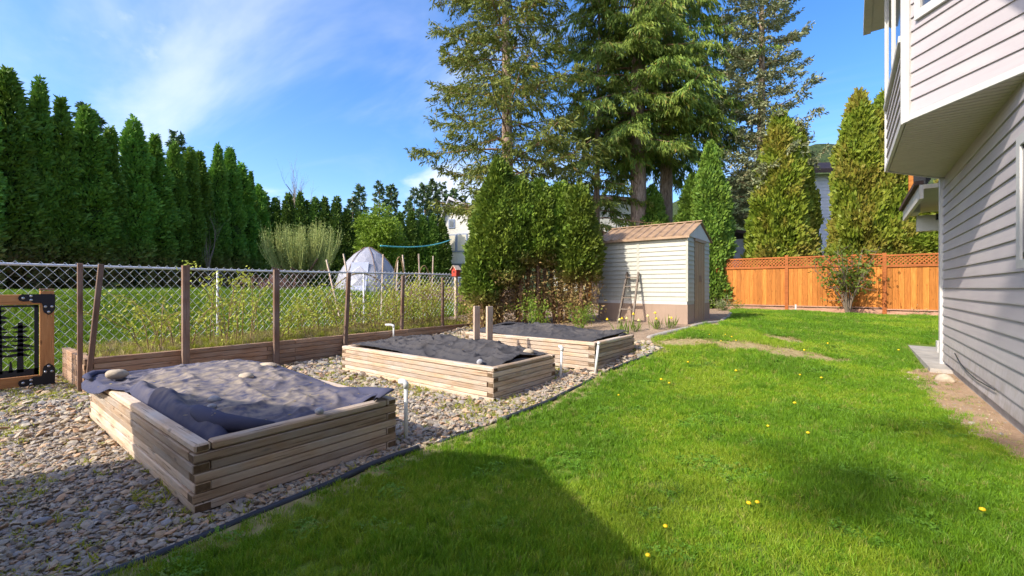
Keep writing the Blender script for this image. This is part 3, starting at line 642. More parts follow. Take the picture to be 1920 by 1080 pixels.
# ------------------------------------------------------------------ shed
SX0, SX1, SY0, SY1 = -5.06, -2.91, 10.04, 11.9; SZ = .50; EV = 2.47; RG = 2.86; SM = (SY0+SY1)/2
sb = (SX1, SY0, SZ); SH = thing('garden_shed', 'cream metal garden shed with tan base and brown ribbed roof', 'shed', sb)
def mb(): return MB(sb)
sw = mb().add([(SX0, SY0, SZ), (SX1, SY0, SZ), (SX1, SY1, SZ), (SX0, SY1, SZ), (SX0, SY0, EV), (SX1, SY0, EV), (SX1, SY1, EV), (SX0, SY1, EV), (SX0, SM, RG-.03), (SX1, SM, RG-.03)],
              [(0, 1, 5, 4), (1, 2, 6, 9, 5), (2, 3, 7, 6), (3, 0, 4, 8, 7), (4, 5, 9, 8), (6, 7, 8, 9)]).build('wall', M['shed_wall'], SH)
BZ = SZ+.43
for bx_ in ((SX0-.012, SX1+.012, SY0-.014, SY0-.002), (SX1+.002, SX1+.0119, SY0, SY0+.52), (SX1+.002, SX1+.0119, SY1-.5, SY1), (SX0-.0119, SX0-.002, SY0, SY1)): mb().box(*bx_, SZ-.06, BZ).build('base_skirt', M['shed_base'], SH)
mb().box(SX0, SX1, SY0-.016, SY0-.003, BZ+.001, BZ+.07).build('band', M['white'], SH)
nl = 14; lz = (EV-.02-(BZ+.072))/nl; xm = SX0+1.02
for i in range(nl):
    z0 = BZ+.072+i*lz
    for a, b in ((SX0+.03, xm-.03), (xm+.03, SX1-.03)):
        lap((b, SY0), (a, SY0), z0, z0+lz-.003, (0, -1), None, None, sb, .003, .02).build('wall_panel', M['shed_wall'], sw)
    for a, b in ((SY0+.03, SY0+.50), (SY1-.48, SY1-.03)):
        lap((SX1, a), (SX1, b), z0, z0+lz-.003, (1, 0), None, None, sb, .003, .018).build('wall_panel', M['shed_wall'], sw)
mb().box(xm-.029, xm+.029, SY0-.018, SY0-.001, BZ+.071, EV).build('seam_strip', M['shed_wall'], SH)
q = mb(); q.box(SX1-.028, SX1+.021, SY0-.021, SY0-.001, BZ+.071, EV-.001); q.build('corner_post', M['shed_wall'], SH)
mb().add([(SX1+.008, SY0-.02, EV-.015), (SX1+.008, SY1+.02, EV-.015), (SX1+.008, SM, RG-.03), (SX1+.03, SY0-.02, EV-.015), (SX1+.03, SY1+.02, EV-.015), (SX1+.03, SM, RG-.03)],
         [(0, 2, 1), (3, 4, 5), (0, 1, 4, 3), (1, 2, 5, 4), (2, 0, 3, 5)]).build('gable', M['white'], SH)
dy0, dy1 = SY0+.53, SY1-.51
mb().box(SX1+.012, SX1+.05, dy0-.06, dy1+.06, EV-.09, EV-.016).build('door_track', M['shed_base'], SH)
for a, b in ((dy0, (dy0+dy1)/2-.006), ((dy0+dy1)/2+.006, dy1)):
    dr = mb().box(SX1+.006, SX1+.022, a, b, SZ, EV-.091).build('door', M['shed_door'], SH)
    for t_ in (.25, .75): mb().box(SX1+.0221, SX1+.027, a+(b-a)*t_-.015, a+(b-a)*t_+.015, SZ+.05, EV-.14).build('rib', M['shed_door'], dr)
    hy = b-.04 if a == dy0 else a+.04
    mb().box(SX1+.0225, SX1+.05, hy-.012, hy+.012, SZ+.95, SZ+1.1).build('handle', M['shed_base'], dr)
nr = 11; pw = (SX1-SX0+.14)/nr
for sgn in (-1, 1):
    ye = SY0-.09 if sgn < 0 else SY1+.09; ze = EV-.02
    for i in range(nr):
        x0 = SX0-.07+i*pw; e = mb()
        sl_ = Vector((0, SM-ye, RG-ze)); n_ = Vector((0, -sgn*0+(-(RG-ze) if SM > ye else (RG-ze)), abs(SM-ye))).normalized()
        prof = [(0, 0), (.018, .026), (.05, .026), (.068, 0), (pw-.001, 0), (pw-.001, .012), (.075, .012), (.055, .036), (.013, .036), (0, .012)]
        e.sweep([(p_[0], p_[1]) for p_ in prof[:1]+prof[4:5]+prof[5:]], (x0, ye, ze), (1, 0, 0), n_, sl_)
        e.build('roof_panel', M['shed_roof'], SH)
mb().box(SX0-.08, SX1+.08, SM-.05, SM+.05, RG+.028, RG+.05).build('ridge_cap', M['shed_roof'], SH)
mb().box(SX0-.07, SX1+.07, SY0-.10, SY0-.092, EV-.06, EV-.01).build('eave_trim', M['shed_roof'], SH)
# ladder
lx, ly = at(1190, 10.35); lz0 = g(-4.3, 9.5)
LD = thing('step_ladder', 'weathered wooden ladder leaning against the cream shed wall', 'ladder', (-4.14, 9.55, lz0))
lb = (-4.14, 9.55, lz0)
for s_ in (-.15, .15): MB(lb).bar((-4.14+s_*1.15, 9.52, lz0), (-4.14+s_*.92, 9.97, lz0+1.2), .035, .06).build('rail', M['ladder'], LD)
for i in range(4):
    t_ = (.28, .5, .72, .9)[i]; hw = .15*(1.15-.23*t_)-.018
    MB(lb).box(-4.14-hw, -4.14+hw, 9.52+.45*t_-.035, 9.52+.45*t_+.035, lz0+1.2*t_-.012, lz0+1.2*t_+.012).build('rung', M['ladder'], LD)

# ------------------------------------------------------------------ back fence
FY = 18.0; fb = (-.5, FY, .45)
FN = thing('wooden_fence', 'orange stained board fence with lattice top across the back of the lawn', 'fence', fb)
def mb(): return MB(fb)
posts = [-9.68, -7.07, -4.46, -1.85, .76, 3.37, 5.98]
post_m = MB().box(-.05, .05, -.055, .05, -.05, 1.95).mesh('post', M['cedar_dark'])
for p_ in posts: part('post', post_m, FN, (p_-fb[0], .0, g(p_, FY)-fb[2]))
for a, b in zip(posts[:-1], posts[1:]):
    zb = max(g(a, FY), g(b, FY)); x0, x1 = a+.052, b-.052; nb = 18; bw = (x1-x0)/nb
    bm_ = cbox(1.36, bw-.004, .02, .003, M['cedar'])
    for i in range(nb):
        part('board', bm_, FN, (x0+bw*(i+.5)-fb[0], 0+random.Random(i+int(a*10)).uniform(-.002, .002), zb+.16+.68-fb[2]), (math.pi/2, math.pi/2, 0) if False else (0, math.pi/2, math.pi/2))
    mb().box(x0, x1, FY-.05, FY-.012, zb+1.50, zb+1.58).build('rail', M['cedar_dark'], FN)
    mb().box(x0, x1, FY-.045, FY+.03, zb+1.84, zb+1.89).build('rail', M['cedar_dark'], FN)
    mb().box(x0, x1, FY-.045, FY-.012, zb+.16, zb+.20).build('rail', M['kick'], FN)
    mb().box(x0, x1, FY-.03, FY+.02, zb-.12, zb+.13).build('kick_board', M['kick'], FN)
    la = mb(); hgt = .255; zl_ = zb+1.582
    for sg in (-1, 1):
        for j in range(-3, int((x1-x0)/.105)+1):
            xa = x0+j*.105; xb = xa+hgt
            if sg < 0: pa, pb = (xa, zl_), (xb, zl_+hgt)
            else: pa, pb = (xb, zl_), (xa, zl_+hgt)
            def cl_(p1, p2):
                (xa_, za_), (xb_, zb_) = p1, p2
                if xa_ > xb_: (xa_, za_), (xb_, zb_) = p2, p1
                if xb_ <= x0 or xa_ >= x1: return None
                if xa_ < x0: za_ += (zb_-za_)*(x0-xa_)/(xb_-xa_); xa_ = x0
                if xb_ > x1: zb_ = za_+(zb_-za_)*(x1-xa_)/(xb_-xa_); xb_ = x1
                return (xa_, za_), (xb_, zb_)
            c_ = cl_(pa, pb)
            if c_ and abs(c_[1][0]-c_[0][0]) > .02:
                dvec = Vector((c_[1][0]-c_[0][0], 0, c_[1][1]-c_[0][1])); L_ = dvec.length; dvec.normalize()
                la.obox(((c_[0][0]+c_[1][0])/2, FY-.012+sg*.006, (c_[0][1]+c_[1][1])/2), dvec, (0, 1, 0), dvec.cross(Vector((0, 1, 0))), L_/2, .005, .017)
    kind(la.build('lattice', M['cedar_dark'], FN), 'stuff')
def unit(v): return v/np.maximum(np.linalg.norm(v, axis=-1, keepdims=True), 1e-9)
def leaves(name, C, D, Nn, L, Wd, mat, brown=None, fold=.0):
    """one rhombic leaf per row: base C, direction D, normal Nn"""
    D = unit(D); Sd = unit(np.cross(D, Nn)); L = np.asarray(L)[:, None]; Wd = np.asarray(Wd)[:, None]
    mid = C+D*L*.48; n = len(C); V = np.empty((n, 4, 3))
    V[:, 0] = C; V[:, 1] = mid+Sd*Wd*.5; V[:, 2] = C+D*L; V[:, 3] = mid-Sd*Wd*.5
    return quads(name, V.reshape(-1, 3), mat, 4, {'brown': np.zeros(n) if brown is None else brown})
# ------------------------------------------------------------------ raised beds of stacked timbers
TW = .085
def make_bed(i, label, base_z, layers=7, lh=.0572):
    x0, x1, y0, y1 = BEDS[i]; b = ((x0+x1)/2, (y0+y1)/2, base_z)
    T = thing('raised_bed', label, 'raised bed', b, 'raised garden beds of stacked timbers'); r = random.Random(40+i)
    for k_ in range(layers):
        zc = (k_+.5)*lh; full_x = (k_ % 2 == 0)
        for yy in (y0+TW/2, y1-TW/2):
            L = (x1-x0)+r.uniform(-.006, .012) if full_x else (x1-x0)-2*TW-.008
            m = cbox(L, TW+r.choice((-.003, 0, .003)), lh-.0055, .0045 if k_ < layers-1 else .011, M['timber'], .0015, r.randint(0, 9999), M['endgrain'])
            part('timber', m, T, (r.uniform(-.004, .004), yy-b[1]+r.uniform(-.0035, .0035), zc), (0, 0, 0))
        for xx in (x0+TW/2, x1-TW/2):
            L = (y1-y0)-2*TW-.008 if full_x else (y1-y0)+r.uniform(-.006, .012)
            m = cbox(L, TW+r.choice((-.003, 0, .003)), lh-.0055, .0045 if k_ < layers-1 else .011, M['timber'], .0015, r.randint(0, 9999), M['endgrain'])
            part('timber', m, T, (xx-b[0]+r.uniform(-.0035, .0035), r.uniform(-.004, .004), zc), (0, 0, math.pi/2))
    MB(b).box(x0+TW+.002, x1-TW-.002, y0+TW+.002, y1-TW-.002, base_z-.02, base_z+layers*lh-.1).build('soil', M['soil_d'], T)
    return T
make_bed(0, 'nearest raised garden bed of weathered stacked timbers, partly in shade', 0.0)
make_bed(1, 'middle raised garden bed of stacked timbers, its far side meeting two upright boards', 0.0)
make_bed(2, 'farthest raised garden bed of stacked timbers, nearest the shed', .13)

def cloth(i, zt, name, label, nx, ny, hf, xa, xb, ya, yb, dust, amp, seed, folds=()):
    u = np.linspace(0, 1, nx)[None, :]; v = np.linspace(0, 1, ny)[:, None]
    Xg = xa(v)+(xb(v)-xa(v))*u+0*v; Yg = ya(u)+(yb(u)-ya(u))*v+0*u
    P_ = p3(Xg, Yg); wq = P_+.25*np.stack([fbm(P_*2.2+5, 2, seed+7), fbm(P_*2.2+11, 2, seed+8), 0*Xg], -1); wv = fbm(P_*np.array([2.6, 3.4, 1])+seed, 4, seed); rd = 1-np.abs(2*fbm(wq*np.array([2.4, 5.6, 1])+9+seed, 2, seed+3)-1); rd2 = 1-np.abs(2*fbm(wq*np.array([7.5, 4.0, 1])+3+seed, 2, seed+5)-1)
    ed = np.minimum(np.minimum(u, 1-u)*16, np.minimum(v, 1-v)*9); ed = np.clip(ed, 0.25, 1)
    Zg = zt+hf(Xg, Yg)+amp*ed*((wv-.5)*1.1+(rd**5-.25)*.75+(rd2**6-.2)*.38)
    m = gridmesh(name, Xg, Yg, Zg, M['fabric'] if i == 0 else M['fabric2'], True, {'dust': np.full(Xg.shape, dust)*np.clip(np.minimum(np.minimum(u, 1-u)*7, np.minimum(v, 1-v)*6), .1, 1)})
    if folds:
        bm = bmesh.new(); bm.from_mesh(m); lay = bm.verts.layers.float.get('dust')
        for rows in folds:                        # turned-up flaps, swept sheets joined to the edge
            prev = None
            for row in rows:
                cur = [bm.verts.new(p) for p in row]
                for q_ in cur: q_[lay] = .06
                if prev:
                    for a in range(len(cur)-1): bm.faces.new((prev[a], prev[a+1], cur[a+1], cur[a])).smooth = True
                prev = cur
        bm.to_mesh(m); bm.free()
    o = part(name, m, None); sd_ = o.modifiers.new('thick', 'SOLIDIFY'); sd_.thickness = .005; sd_.offset = 1
    nv_ = nx*ny; pick = rng.integers(0, nv_, (150, 40, 40)[i]); cc_ = np.array([m.vertices[int(j_)].co for j_ in pick])+np.array([0, 0, .009]); n_ = len(cc_)
    lo_ = part('leaf_litter', leaves('leaf_litter', cc_, rng.normal(0, 1, (n_, 3))*[1, 1, .15], rng.normal(0, .25, (n_, 3))+[0, 0, 1], rng.uniform(.012, .035, n_), rng.uniform(.008, .02, n_), M['leaf_straw'], rng.uniform(0, .9, n_)), None)
    tag(lo_, 'bits of dry leaf litter lying on the cloth of the %s bed' % ('nearest', 'middle', 'farthest')[i], 'leaf litter'); kind(lo_, 'stuff')
    return tag(o, label, 'ground cloth', 'ground cloths over the raised beds')
Gs = lambda x, c, w: np.exp(-((x-c)/w)**2)
def flap(line, dirs, n=8, curl=1.4, L=.16):      # curled flap: base line points, outward dirs
    rows = []
    for (p, d, l_) in zip(line, dirs, L if hasattr(L, '__len__') else [L]*len(line)):
        d = Vector(d).normalized(); row = []; p = Vector(p); a = math.radians(80)
        for k_ in range(n+1):
            row.append(tuple(p)); p = p+(d*math.cos(a)+Vector((0, 0, 1))*math.sin(a))*(l_/n); a -= math.radians(80)*curl*2.0/n
        rows.append(row)
    return rows
x0, x1, y0, y1 = BEDS[0]
def h0(x, y):
    h = -.015+.085*Gs(x, -5.3, .75)*Gs(y, 1.75, .6)+.03*Gs(x, -4.2, .8)
    h = h-.05*S((x+3.45)/.35)-.03*S((1.35-y)/.3)*S((x+5.1)/.3)
    h = h+.085*(.75+.5*fbm(p3(x*6, y*3), 3, 71))*Gs(y, 1.03+.03*np.sin(x*7), .06)*S((x+5.25)/.4)*S((-3.02-x)/.14)+.05*Gs(x, -3.3, .1)*Gs(y, 1.05, .14)-.05*S((.99-y)/.05)*S((x+4.9)/.2)
    h = h+.10*Gs(x, -3.06, .13)*Gs(y, 2.16, .16)+.05*Gs(x, -3.35, .2)*Gs(y, 2.14, .1)+.04*Gs(x, -5.95, .1)*Gs(y, .92, .1)
    ov = (y < y0+TW+.02) & (x < -4.95)
    h = np.where(ov, np.maximum(h, .014), h); h = np.where((x < x0+TW+.02), np.maximum(h, .016), h)
    h = np.where((y > y1-TW-.02), np.maximum(h, .012), h)
    h = np.where(y < y0-.005, h-1.15*(y0-.005-y), h); h = np.where(x < x0-.01, h-.9*(x0-.01-x), h); return h
cloth(0, .40, 'ground_cloth', 'blue-grey landscape cloth with dust and stones over the nearest raised bed', 260, 140, h0,
      lambda v: -6.03+.03*np.sin(v*9), lambda v: -3.085+.055*S((v-.85)/.1)+.0*v,
      lambda u: np.interp(u, [0, .06, .16, .26, .34, .38, 1], [.79, .77, .77, .80, .88, .938, .94]), lambda u: np.interp(u, [0, .1, .5, .8, .93, 1], [2.19, 2.22, 2.2, 2.13, 2.15, 2.2]), 1.0, .036, 3,
      folds=[flap([(-3.68, 1.06, .45), (-3.54, 1.08, .45), (-3.40, 1.10, .44), (-3.27, 1.13, .42), (-3.16, 1.22, .40), (-3.1, 1.34, .38)], [(-.3, -1, 0), (0, -1, 0), (.2, -1, 0), (.6, -1, 0), (1, -.5, 0), (1, 0, 0)], 10, 1.7, [.08, .2, .26, .27, .2, .06]),
             flap([(-3.5, 2.12, .40), (-3.3, 2.12, .40), (-3.15, 2.11, .40), (-3.05, 2.12, .40), (-2.99, 2.05, .405)], [(0, 1, 0), (.1, 1, 0), (.4, 1, 0), (.8, .6, 0), (1, .2, 0)], 8, .75, [.05, .12, .16, .2, .08]),
             flap([(-6.0, 1.12, .43), (-6.02, 1.0, .43), (-6.0, .9, .43), (-5.9, .84, .43), (-5.75, .83, .42)], [(-1, .1, 0), (-1, -.2, 0), (-.8, -.8, 0), (-.2, -1, 0), (0, -1, 0)], 8, 1.2, [.04, .09, .12, .1, .04])])
x0b, x1b, y0b, y1b = BEDS[1]
def h1(x, y):
    h = .015+.10*Gs(x, -5.0, .9)*Gs(y, 4.7, .45)+.05*Gs(x, -4.1, .5)*Gs(y, 4.7, .3)
    h = h-.06*S((y0b+.35-y)/.3)*S((x+5.2)/.9); h = h+.06*Gs(x, -3.33, .1)*Gs(y, 4.35, .3)-.03*S((x+3.5)/.2)
    return np.where((y > y1b-TW-.02), np.maximum(h, .012), h)
cloth(1, .40, 'ground_cloth', 'dark crumpled landscape cloth heaped over the middle raised bed', 230, 120, h1,
      lambda v: -6.2+.0*v, lambda v: -3.31+.03*np.sin(v*7), lambda u: 3.86+.03*np.sin(u*8), lambda u: 5.02+.02*np.sin(u*11), .28, .07, 8,
      folds=[flap([(-3.34, 4.08, .37), (-3.33, 4.25, .38), (-3.33, 4.42, .38), (-3.33, 4.6, .375)], [(1, -.2, 0), (1, 0, 0), (1, 0, 0), (1, .2, 0)], 7, 1.3, [.05, .12, .11, .05]),
             flap([(-6.15, 4.5, .42), (-6.0, 4.85, .45), (-5.7, 4.95, .47), (-5.3, 4.96, .46)], [(-.5, 1, 0), (-.2, 1, 0), (0, 1, 0), (.2, 1, 0)], 7, 1.5, [.06, .14, .13, .06])])
def h2(x, y):
    h = .02+.08*Gs(x, -4.4, .8)*Gs(y, 6.4, .5); h = h-.05*S((5.57+.3-y)/.3); h = h+.05*Gs(x, -3.05, .15)*Gs(y, 6.8, .2); return h
cloth(2, .53, 'ground_cloth', 'dark landscape cloth over the farthest raised bed near the shed', 170, 100, h2,
      lambda v: -5.42+0*v, lambda v: -2.98+.03*np.sin(v*9), lambda u: 5.68+.02*np.sin(u*9), lambda u: 6.98+.02*np.sin(u*7), .45, .06, 13,
      folds=[flap([(-3.3, 6.86, .55), (-3.12, 6.84, .54), (-3.0, 6.75, .53), (-2.97, 6.55, .53)], [(0, 1, 0), (.4, 1, 0), (1, .5, 0), (1, 0, 0)], 7, 1.2, [.06, .1, .13, .05]),
             flap([(-5.35, 6.2, .57), (-5.3, 6.6, .6), (-5.05, 6.9, .6)], [(-1, 0, 0), (-.7, .7, 0), (0, 1, 0)], 7, 1.5, [.08, .16, .08])])
def hz(i, x, y): return float([h0, h1, h2][i](np.array([[x]]), np.array([[y]]))[0, 0])
rock('stone', (-5.62, .98, .465), (.088, .075, .055), M['rock'], 'round tan stone holding the cloth at the far left corner of the nearest bed', 1)
rock('stone', (-4.55, 1.72, .46), (.085, .065, .035), M['rock'], 'flat pale stone in the middle of the nearest bed cloth', 2)
rock('stone', (-4.95, 2.08, .47), (.1, .05, .035), M['rock'], 'long tan stone at the back edge of the nearest bed cloth', 3)
rock('stone', (-4.0, 1.28, .415), (.055, .045, .03), M['rock_g'], 'small grey stone on the shaded part of the nearest bed cloth', 5)
rock('stone', (-3.80, 1.2, .405), (.035, .03, .025), M['rock_g'], 'tiny grey pebble near the front fold of the nearest bed cloth', 6)
rock('stone', (-3.02, 1.62, .415), (.035, .03, .028), M['rock_g'], 'small blue-grey stone on the front timber of the nearest bed', 7)
rock('stone', (-3.45, 4.78, .44), (.08, .06, .045), M['rock'], 'reddish tan stone on the right end of the middle bed cloth', 8)
rock('stone', (-3.5, 3.86, .42), (.05, .04, .035), M['rock_g'], 'small white stone on the near rim of the middle bed', 9)
rock('stone', (-3.30, .64, .02), (.034, .028, .02), M['rock_g'], 'larger pale grey stone in the gravel by the near bed corner', 10)
rock('stone', (-3.52, .30, .02), (.042, .03, .016), M['rock_g'], 'flat blue-grey slab among the near gravel', 11)
rock('stone', (-3.62, .55, .02), (.04, .024, .016), M['rock'], 'flat pinkish stone lying beside the shaded bed wall', 12)
rock('stone', (-2.95, .72, .02), (.028, .026, .02), M['rock_g'], 'round bluish stone below the near bed corner', 13)
rock('stone', (-8.0, .05, .03), (.16, .09, .05), M['rock_g'], 'broad grey stone under the bottom rail of the gate', 14)

# ------------------------------------------------------------------ long planter along the wire fence
PX, PY0, PY1, PH = -7.5, 1.0, 8.3, 6
LB = thing('long_planter', 'long low planter wall of reddish timbers below the wire fence', 'planter', (PX, PY0, 0)); lbz = (PX, PY0, 0)
r = random.Random(5); lh = .07; segs = [PY0, 3.35, 5.75, PY1]
for k_ in range(PH):
    full = (k_ % 2 == 1); zc = (k_+.5)*lh
    for a, b in zip(segs[:-1], segs[1:]):
        sh = (.0 if full else TW+.006) if a == PY0 else (0.25 if k_ % 2 else -.2)
        eh = (0.25 if k_ % 2 else -.2) if b != PY1 else 0
        L = (b+eh)-(a+sh)-.006
        part('timber', cbox(L, TW, lh-.004, .005, M['timber_red'], .0015, r.randint(0, 9999), M['endgrain']), LB, (-TW/2+r.uniform(-.004, .004), (a+sh+b+eh)/2-PY0, zc), (0, 0, math.pi/2))
    x_a = -9.2; x_b = PX if not full else PX-TW-.006
    part('timber', cbox(x_b-x_a, TW, lh-.004, .005, M['timber_red'], .0015, r.randint(0, 9999), M['endgrain']), LB, ((x_a+x_b)/2-PX, TW/2, zc), (0, 0, 0))
pu = np.linspace(0, 1, 30)[None, :]; pv = np.linspace(0, 1, 110)[:, None]; Xp = -9.3+(1.8-TW-.01)*pu+0*pv; Yp = PY0+TW+.01+(PY1-PY0)*pv+0*pu
part('soil', gridmesh('soil', Xp-PX, Yp-PY0, .34+.08*fbm(p3(Xp*2.5, Yp*2.5), 3, 4), M['soil']), LB)
# stakes
def stake(a, b, w, t, label, mat=None, name='wooden_stake'):
    a = Vector(a); b = Vector(b); d_ = b-a; L = d_.length
    m = cbox(L, w, t, .004, mat or M['stake'], 0, int(abs(a.x*100+a.y*1000)) % 977)
    o = part(name, m, None, tuple((a+b)/2)); o.rotation_mode = 'QUATERNION'
    q0 = Vector((1, 0, 0)).rotation_difference(d_.normalized()); o.rotation_quaternion = q0
    return tag(o, label, 'stake', 'wooden stakes along the planter')
def px_on_x(px, X):                              # depth where picture column px meets the plane x = X
    k_ = (px-960)/FPX; return X/(RGT[0]*k_+FWD[0])
def stake_px(px, X, zt, zb, label, lean=(0, 0), w=.085, t=.045):
    d_ = px_on_x(px, X); x, y = at(px, d_); stake((x, y, zb), (x+lean[0], y+lean[1], zt), w, t, label)
stake_px(150, -7.62, 1.61, .0, 'slim grey stake at the left end of the long planter', w=.05, t=.04)
stake_px(163, -7.44, 1.60, -.02, 'leaning bare stake against the front corner of the long planter', (.0, .13), .055, .035)
stake_px(348, -7.44, 1.62, -.02, 'square brown stake in front of the planter left of centre', (0, 0), .085, .07)
stake_px(518, -7.45, 1.60, -.02, 'square brown stake standing behind the nearest bed on the planter front', (0, 0), .085, .06)
stake_px(646, -7.44, 1.59, -.02, 'slightly leaning stake beside the end of the middle bed', (0, .09), .07, .05)
stake_px(753, -7.62, 1.57, .3, 'brown stake in the planter right of the dome', (0, .04), .07, .05)
stake_px(830, -7.65, 1.55, .3, 'thin stake in the planter below the birdhouse', (0, 0), .06, .05)
stake_px(893, -7.6, 1.60, .3, 'last stake of the planter beside the cedar clump', (0, 0), .06, .05)
for px, lab in ((893, 'tan upright board behind the middle raised bed, the left one of two'), (917, 'grey upright board behind the middle raised bed, the right one of two')):
    d_ = 6.55+(px-893)*-.004; x, y = at(px, d_)
    o = stake((x, y, 0.05), (x, y+.01, 1.03), .125, .035, lab, M['board'], 'upright_board'); o['category'] = 'board'; o['group'] = 'upright boards between the beds'
# white standpipes
def standpipe(px, d_, z0, z1, label, elbow, lean=(0, 0)):
    x, y = at(px, d_); T = thing('standpipe', label, 'standpipe', (x, y, z0), 'white plastic standpipes'); b = (x, y, z0)
    MB(b).tube([(x, y, z0-.05), (x+lean[0], y+lean[1], z1)], .017, 10).build('pipe', M['pvc'], T, True)
    xx, yy = x+lean[0], y+lean[1]; e = MB(b)
    if elbow:
        ex, ey = elbow; e.tube([(xx, yy, z1-.03), (xx, yy, z1+.01), (xx+ex*.3, yy+ey*.3, z1+.025), (xx+ex, yy+ey, z1+.025)], .024, 10).build('elbow', M['pvc'], T, True)
    else: e.lathe([(.02, -.03), (.022, .0), (.02, .012), (.006, .016)], (xx, yy, z1), 10).build('cap', M['pvc'], T, True)
standpipe(761, 3.76, .0, .47, 'white plastic standpipe with elbow at the corner of the nearest bed', (-.05, -.03))
standpipe(1050, 5.98, .02, .47, 'white plastic standpipe at the right corner of the middle bed', (-.04, -.02), (.02, .02))
standpipe(1115, 6.02, .1, .545, 'leaning bare white pipe at the corner of the farthest bed', None, (.045, .03))
standpipe(738, 8.95, .3, .52, 'short white elbow pipe on top of the long planter wall', (-.14, -.1))

# ------------------------------------------------------------------ chain-link fence
CX = -9.42; CY0, CY1 = -1.2, 9.4; CT = 1.66
cb = (CX, CY0, 0); CF = thing('wire_fence', 'galvanised chain-link fence behind the berry planter', 'fence', cb)
def mb(): return MB(cb)
rise = lambda y: .05*S((y-3)/6)
mb().tube([(CX, y, CT-.02+rise(y)) for y in np.arange(CY0, CY1+.1, .5)], .021, 8).build('top_rail', M['galv'], CF, True)
for y in (-.1, 3.08, 6.2, 9.3):
    mb().tube([(CX-.03, y, -.2), (CX-.03, y, CT-.03+rise(y))], .02, 8).build('post', M['galv'], CF, True)
w_ = mb(); pit = .125; hd = .078; nz = int(CT/hd); yy = CY0
V = []; F = []
j = 0
while yy < CY1:
    c_ = pit*.5
    w_.tube([(CX+(.006 if (k_+j) % 2 else -.004), yy+(c_ if (k_+j) % 2 else 0), CT+.03+rise(yy)-k_*hd) for k_ in range(nz+2)],   .0046, 3, False)
    yy += c_; j += 1
kind(w_.build('wire_mesh', M['galv'], CF), 'stuff')

# ------------------------------------------------------------------ wooden gate with black metal insert
GX = -8.4; GY1 = .84; GY0 = -1.0; gz = .03; gb = (GX, GY1, gz)
GT = thing('garden_gate', 'open orange wooden gate with black forest cut-out panel at the left edge', 'gate', gb)
def mb(): return MB(gb)
def beam(a, b, w, t, name, parent=GT, mat=None):
    a = Vector(a)-Vector(gb); b = Vector(b)-Vector(gb); d_ = b-a
    o = part(name, cbox(d_.length, w, t, .006, mat or M['gatewood'], 0, int(abs(d_.length*1000))), parent, tuple((a+b)/2)); o.rotation_mode = 'QUATERNION'
    # local x along the beam, local z along world x (thickness)
    xa = d_.normalized(); za = Vector((1, 0, 0)); ya = za.cross(xa); o.rotation_quaternion = Matrix((xa, ya, za)).transposed().to_quaternion(); return o
beam((GX, GY1-.07, gz), (GX, GY1-.07, 1.265), .13, .07, 'stile'); beam((GX, GY0+.07, gz), (GX, GY0+.07, 1.265), .13, .07, 'stile')
beam((GX, GY0+.14, 1.15), (GX, GY1-.14, 1.15), .13, .06, 'rail'); beam((GX, GY0+.14, .10), (GX, GY1-.14, .10), .13, .06, 'rail')
beam((GX, GY1-.14, 1.28), (GX, GY1-.0, 1.28), .022, .085, 'cap', GT, M['stake'])
ins = mb(); y0, y1, z0, z1 = GY0+.145, GY1-.145, .17, 1.08; XI = GX+.012
def pl(poly): ins.sweep(poly, (XI, 0, 0), (0, 1, 0), (0, 0, 1), (.005, 0, 0))
for q in ([(y0, z0), (y1, z0), (y1, z0+.09), (y0, z0+.09)], [(y0, z1-.025), (y1, z1-.025), (y1, z1), (y0, z1)], [(y1-.04, z0), (y1, z0), (y1, z1), (y1-.04, z1)], [(y0, z0), (y0+.04, z0), (y0+.04, z1), (y0, z1)]): pl(q)
r = random.Random(12); yc = y1-.16; ti = 0
while yc > y0+.05:
    tall = ti % 3; zt = (.86, 1.06, .93)[tall]; wd = (.06, .075, .05)[tall]
    pl([(yc-wd/2, z0+.05), (yc+wd/2, z0+.05), (yc+wd/2*.7, zt), (yc-wd/2*.7, zt)])
    zz_ = z0+.28
    while zz_ < zt-.02:
        for sg in (-1, 1):
            L = (.10+.07*r.random())*(1-.5*(zz_-z0)/(zt-z0)+.1); dz = r.uniform(-.03, .012); th = r.uniform(.022, .042)
            pl([(yc, zz_-th/2), (yc+sg*L*.4, zz_-th*.6+dz*.3), (yc+sg*L*.75, zz_-th*.25+dz*.7), (yc+sg*L, zz_+dz), (yc+sg*L*.6, zz_+th*.4+dz*.5), (yc+sg*L*.3, zz_+th*.45), (yc, zz_+th*.75)][::sg])
        zz_ += .05+.024*r.random()
    pl([(yc-.10, z0+.06), (yc-.06, z0+.06), (yc-.075, z0+.2), (yc-.088, z0+.2)]); yc -= .165+.03*r.random(); ti += 1
ins.build('cutout_panel', M['black'], GT)
def bracket(yc, zc, sy, sz):
    o_ = [(0, 0), (.30, 0), (.325, .02), (.335, .05), (.325, .08), (.29, .095), (.23, .09), (.2, .115), (.125, .115), (.115, .15), (.115, .2), (.105, .24), (.06, .275), (.02, .24), (.0, .2)]
    P_ = [(yc-a*sy*.98, zc-b*sz) for a, b in o_]
    if sy*sz < 0: P_ = P_[::-1]
    q = mb(); q.sweep(P_, (GX+.036, 0, 0), (0, 1, 0), (0, 0, 1), (.006, 0, 0)); br = q.build('bracket', M['black'], GT)
    for a, b in ((.29, .05), (.22, .025), (.22, .075), (.03, .165), (.09, .165), (.06, .235)):
        c_ = (GX+.042, yc-a*sy*.98, zc-b*sz); q = mb(); q.tube([c_, (c_[0]+.006, c_[1], c_[2]), (c_[0]+.011, c_[1], c_[2])], [.017, .015, .006], 8); q.build('bolt', M['bolt'], br, True)
bracket(GY1+.002, 1.22, 1, 1); bracket(GY1+.002, .035, 1, -1)
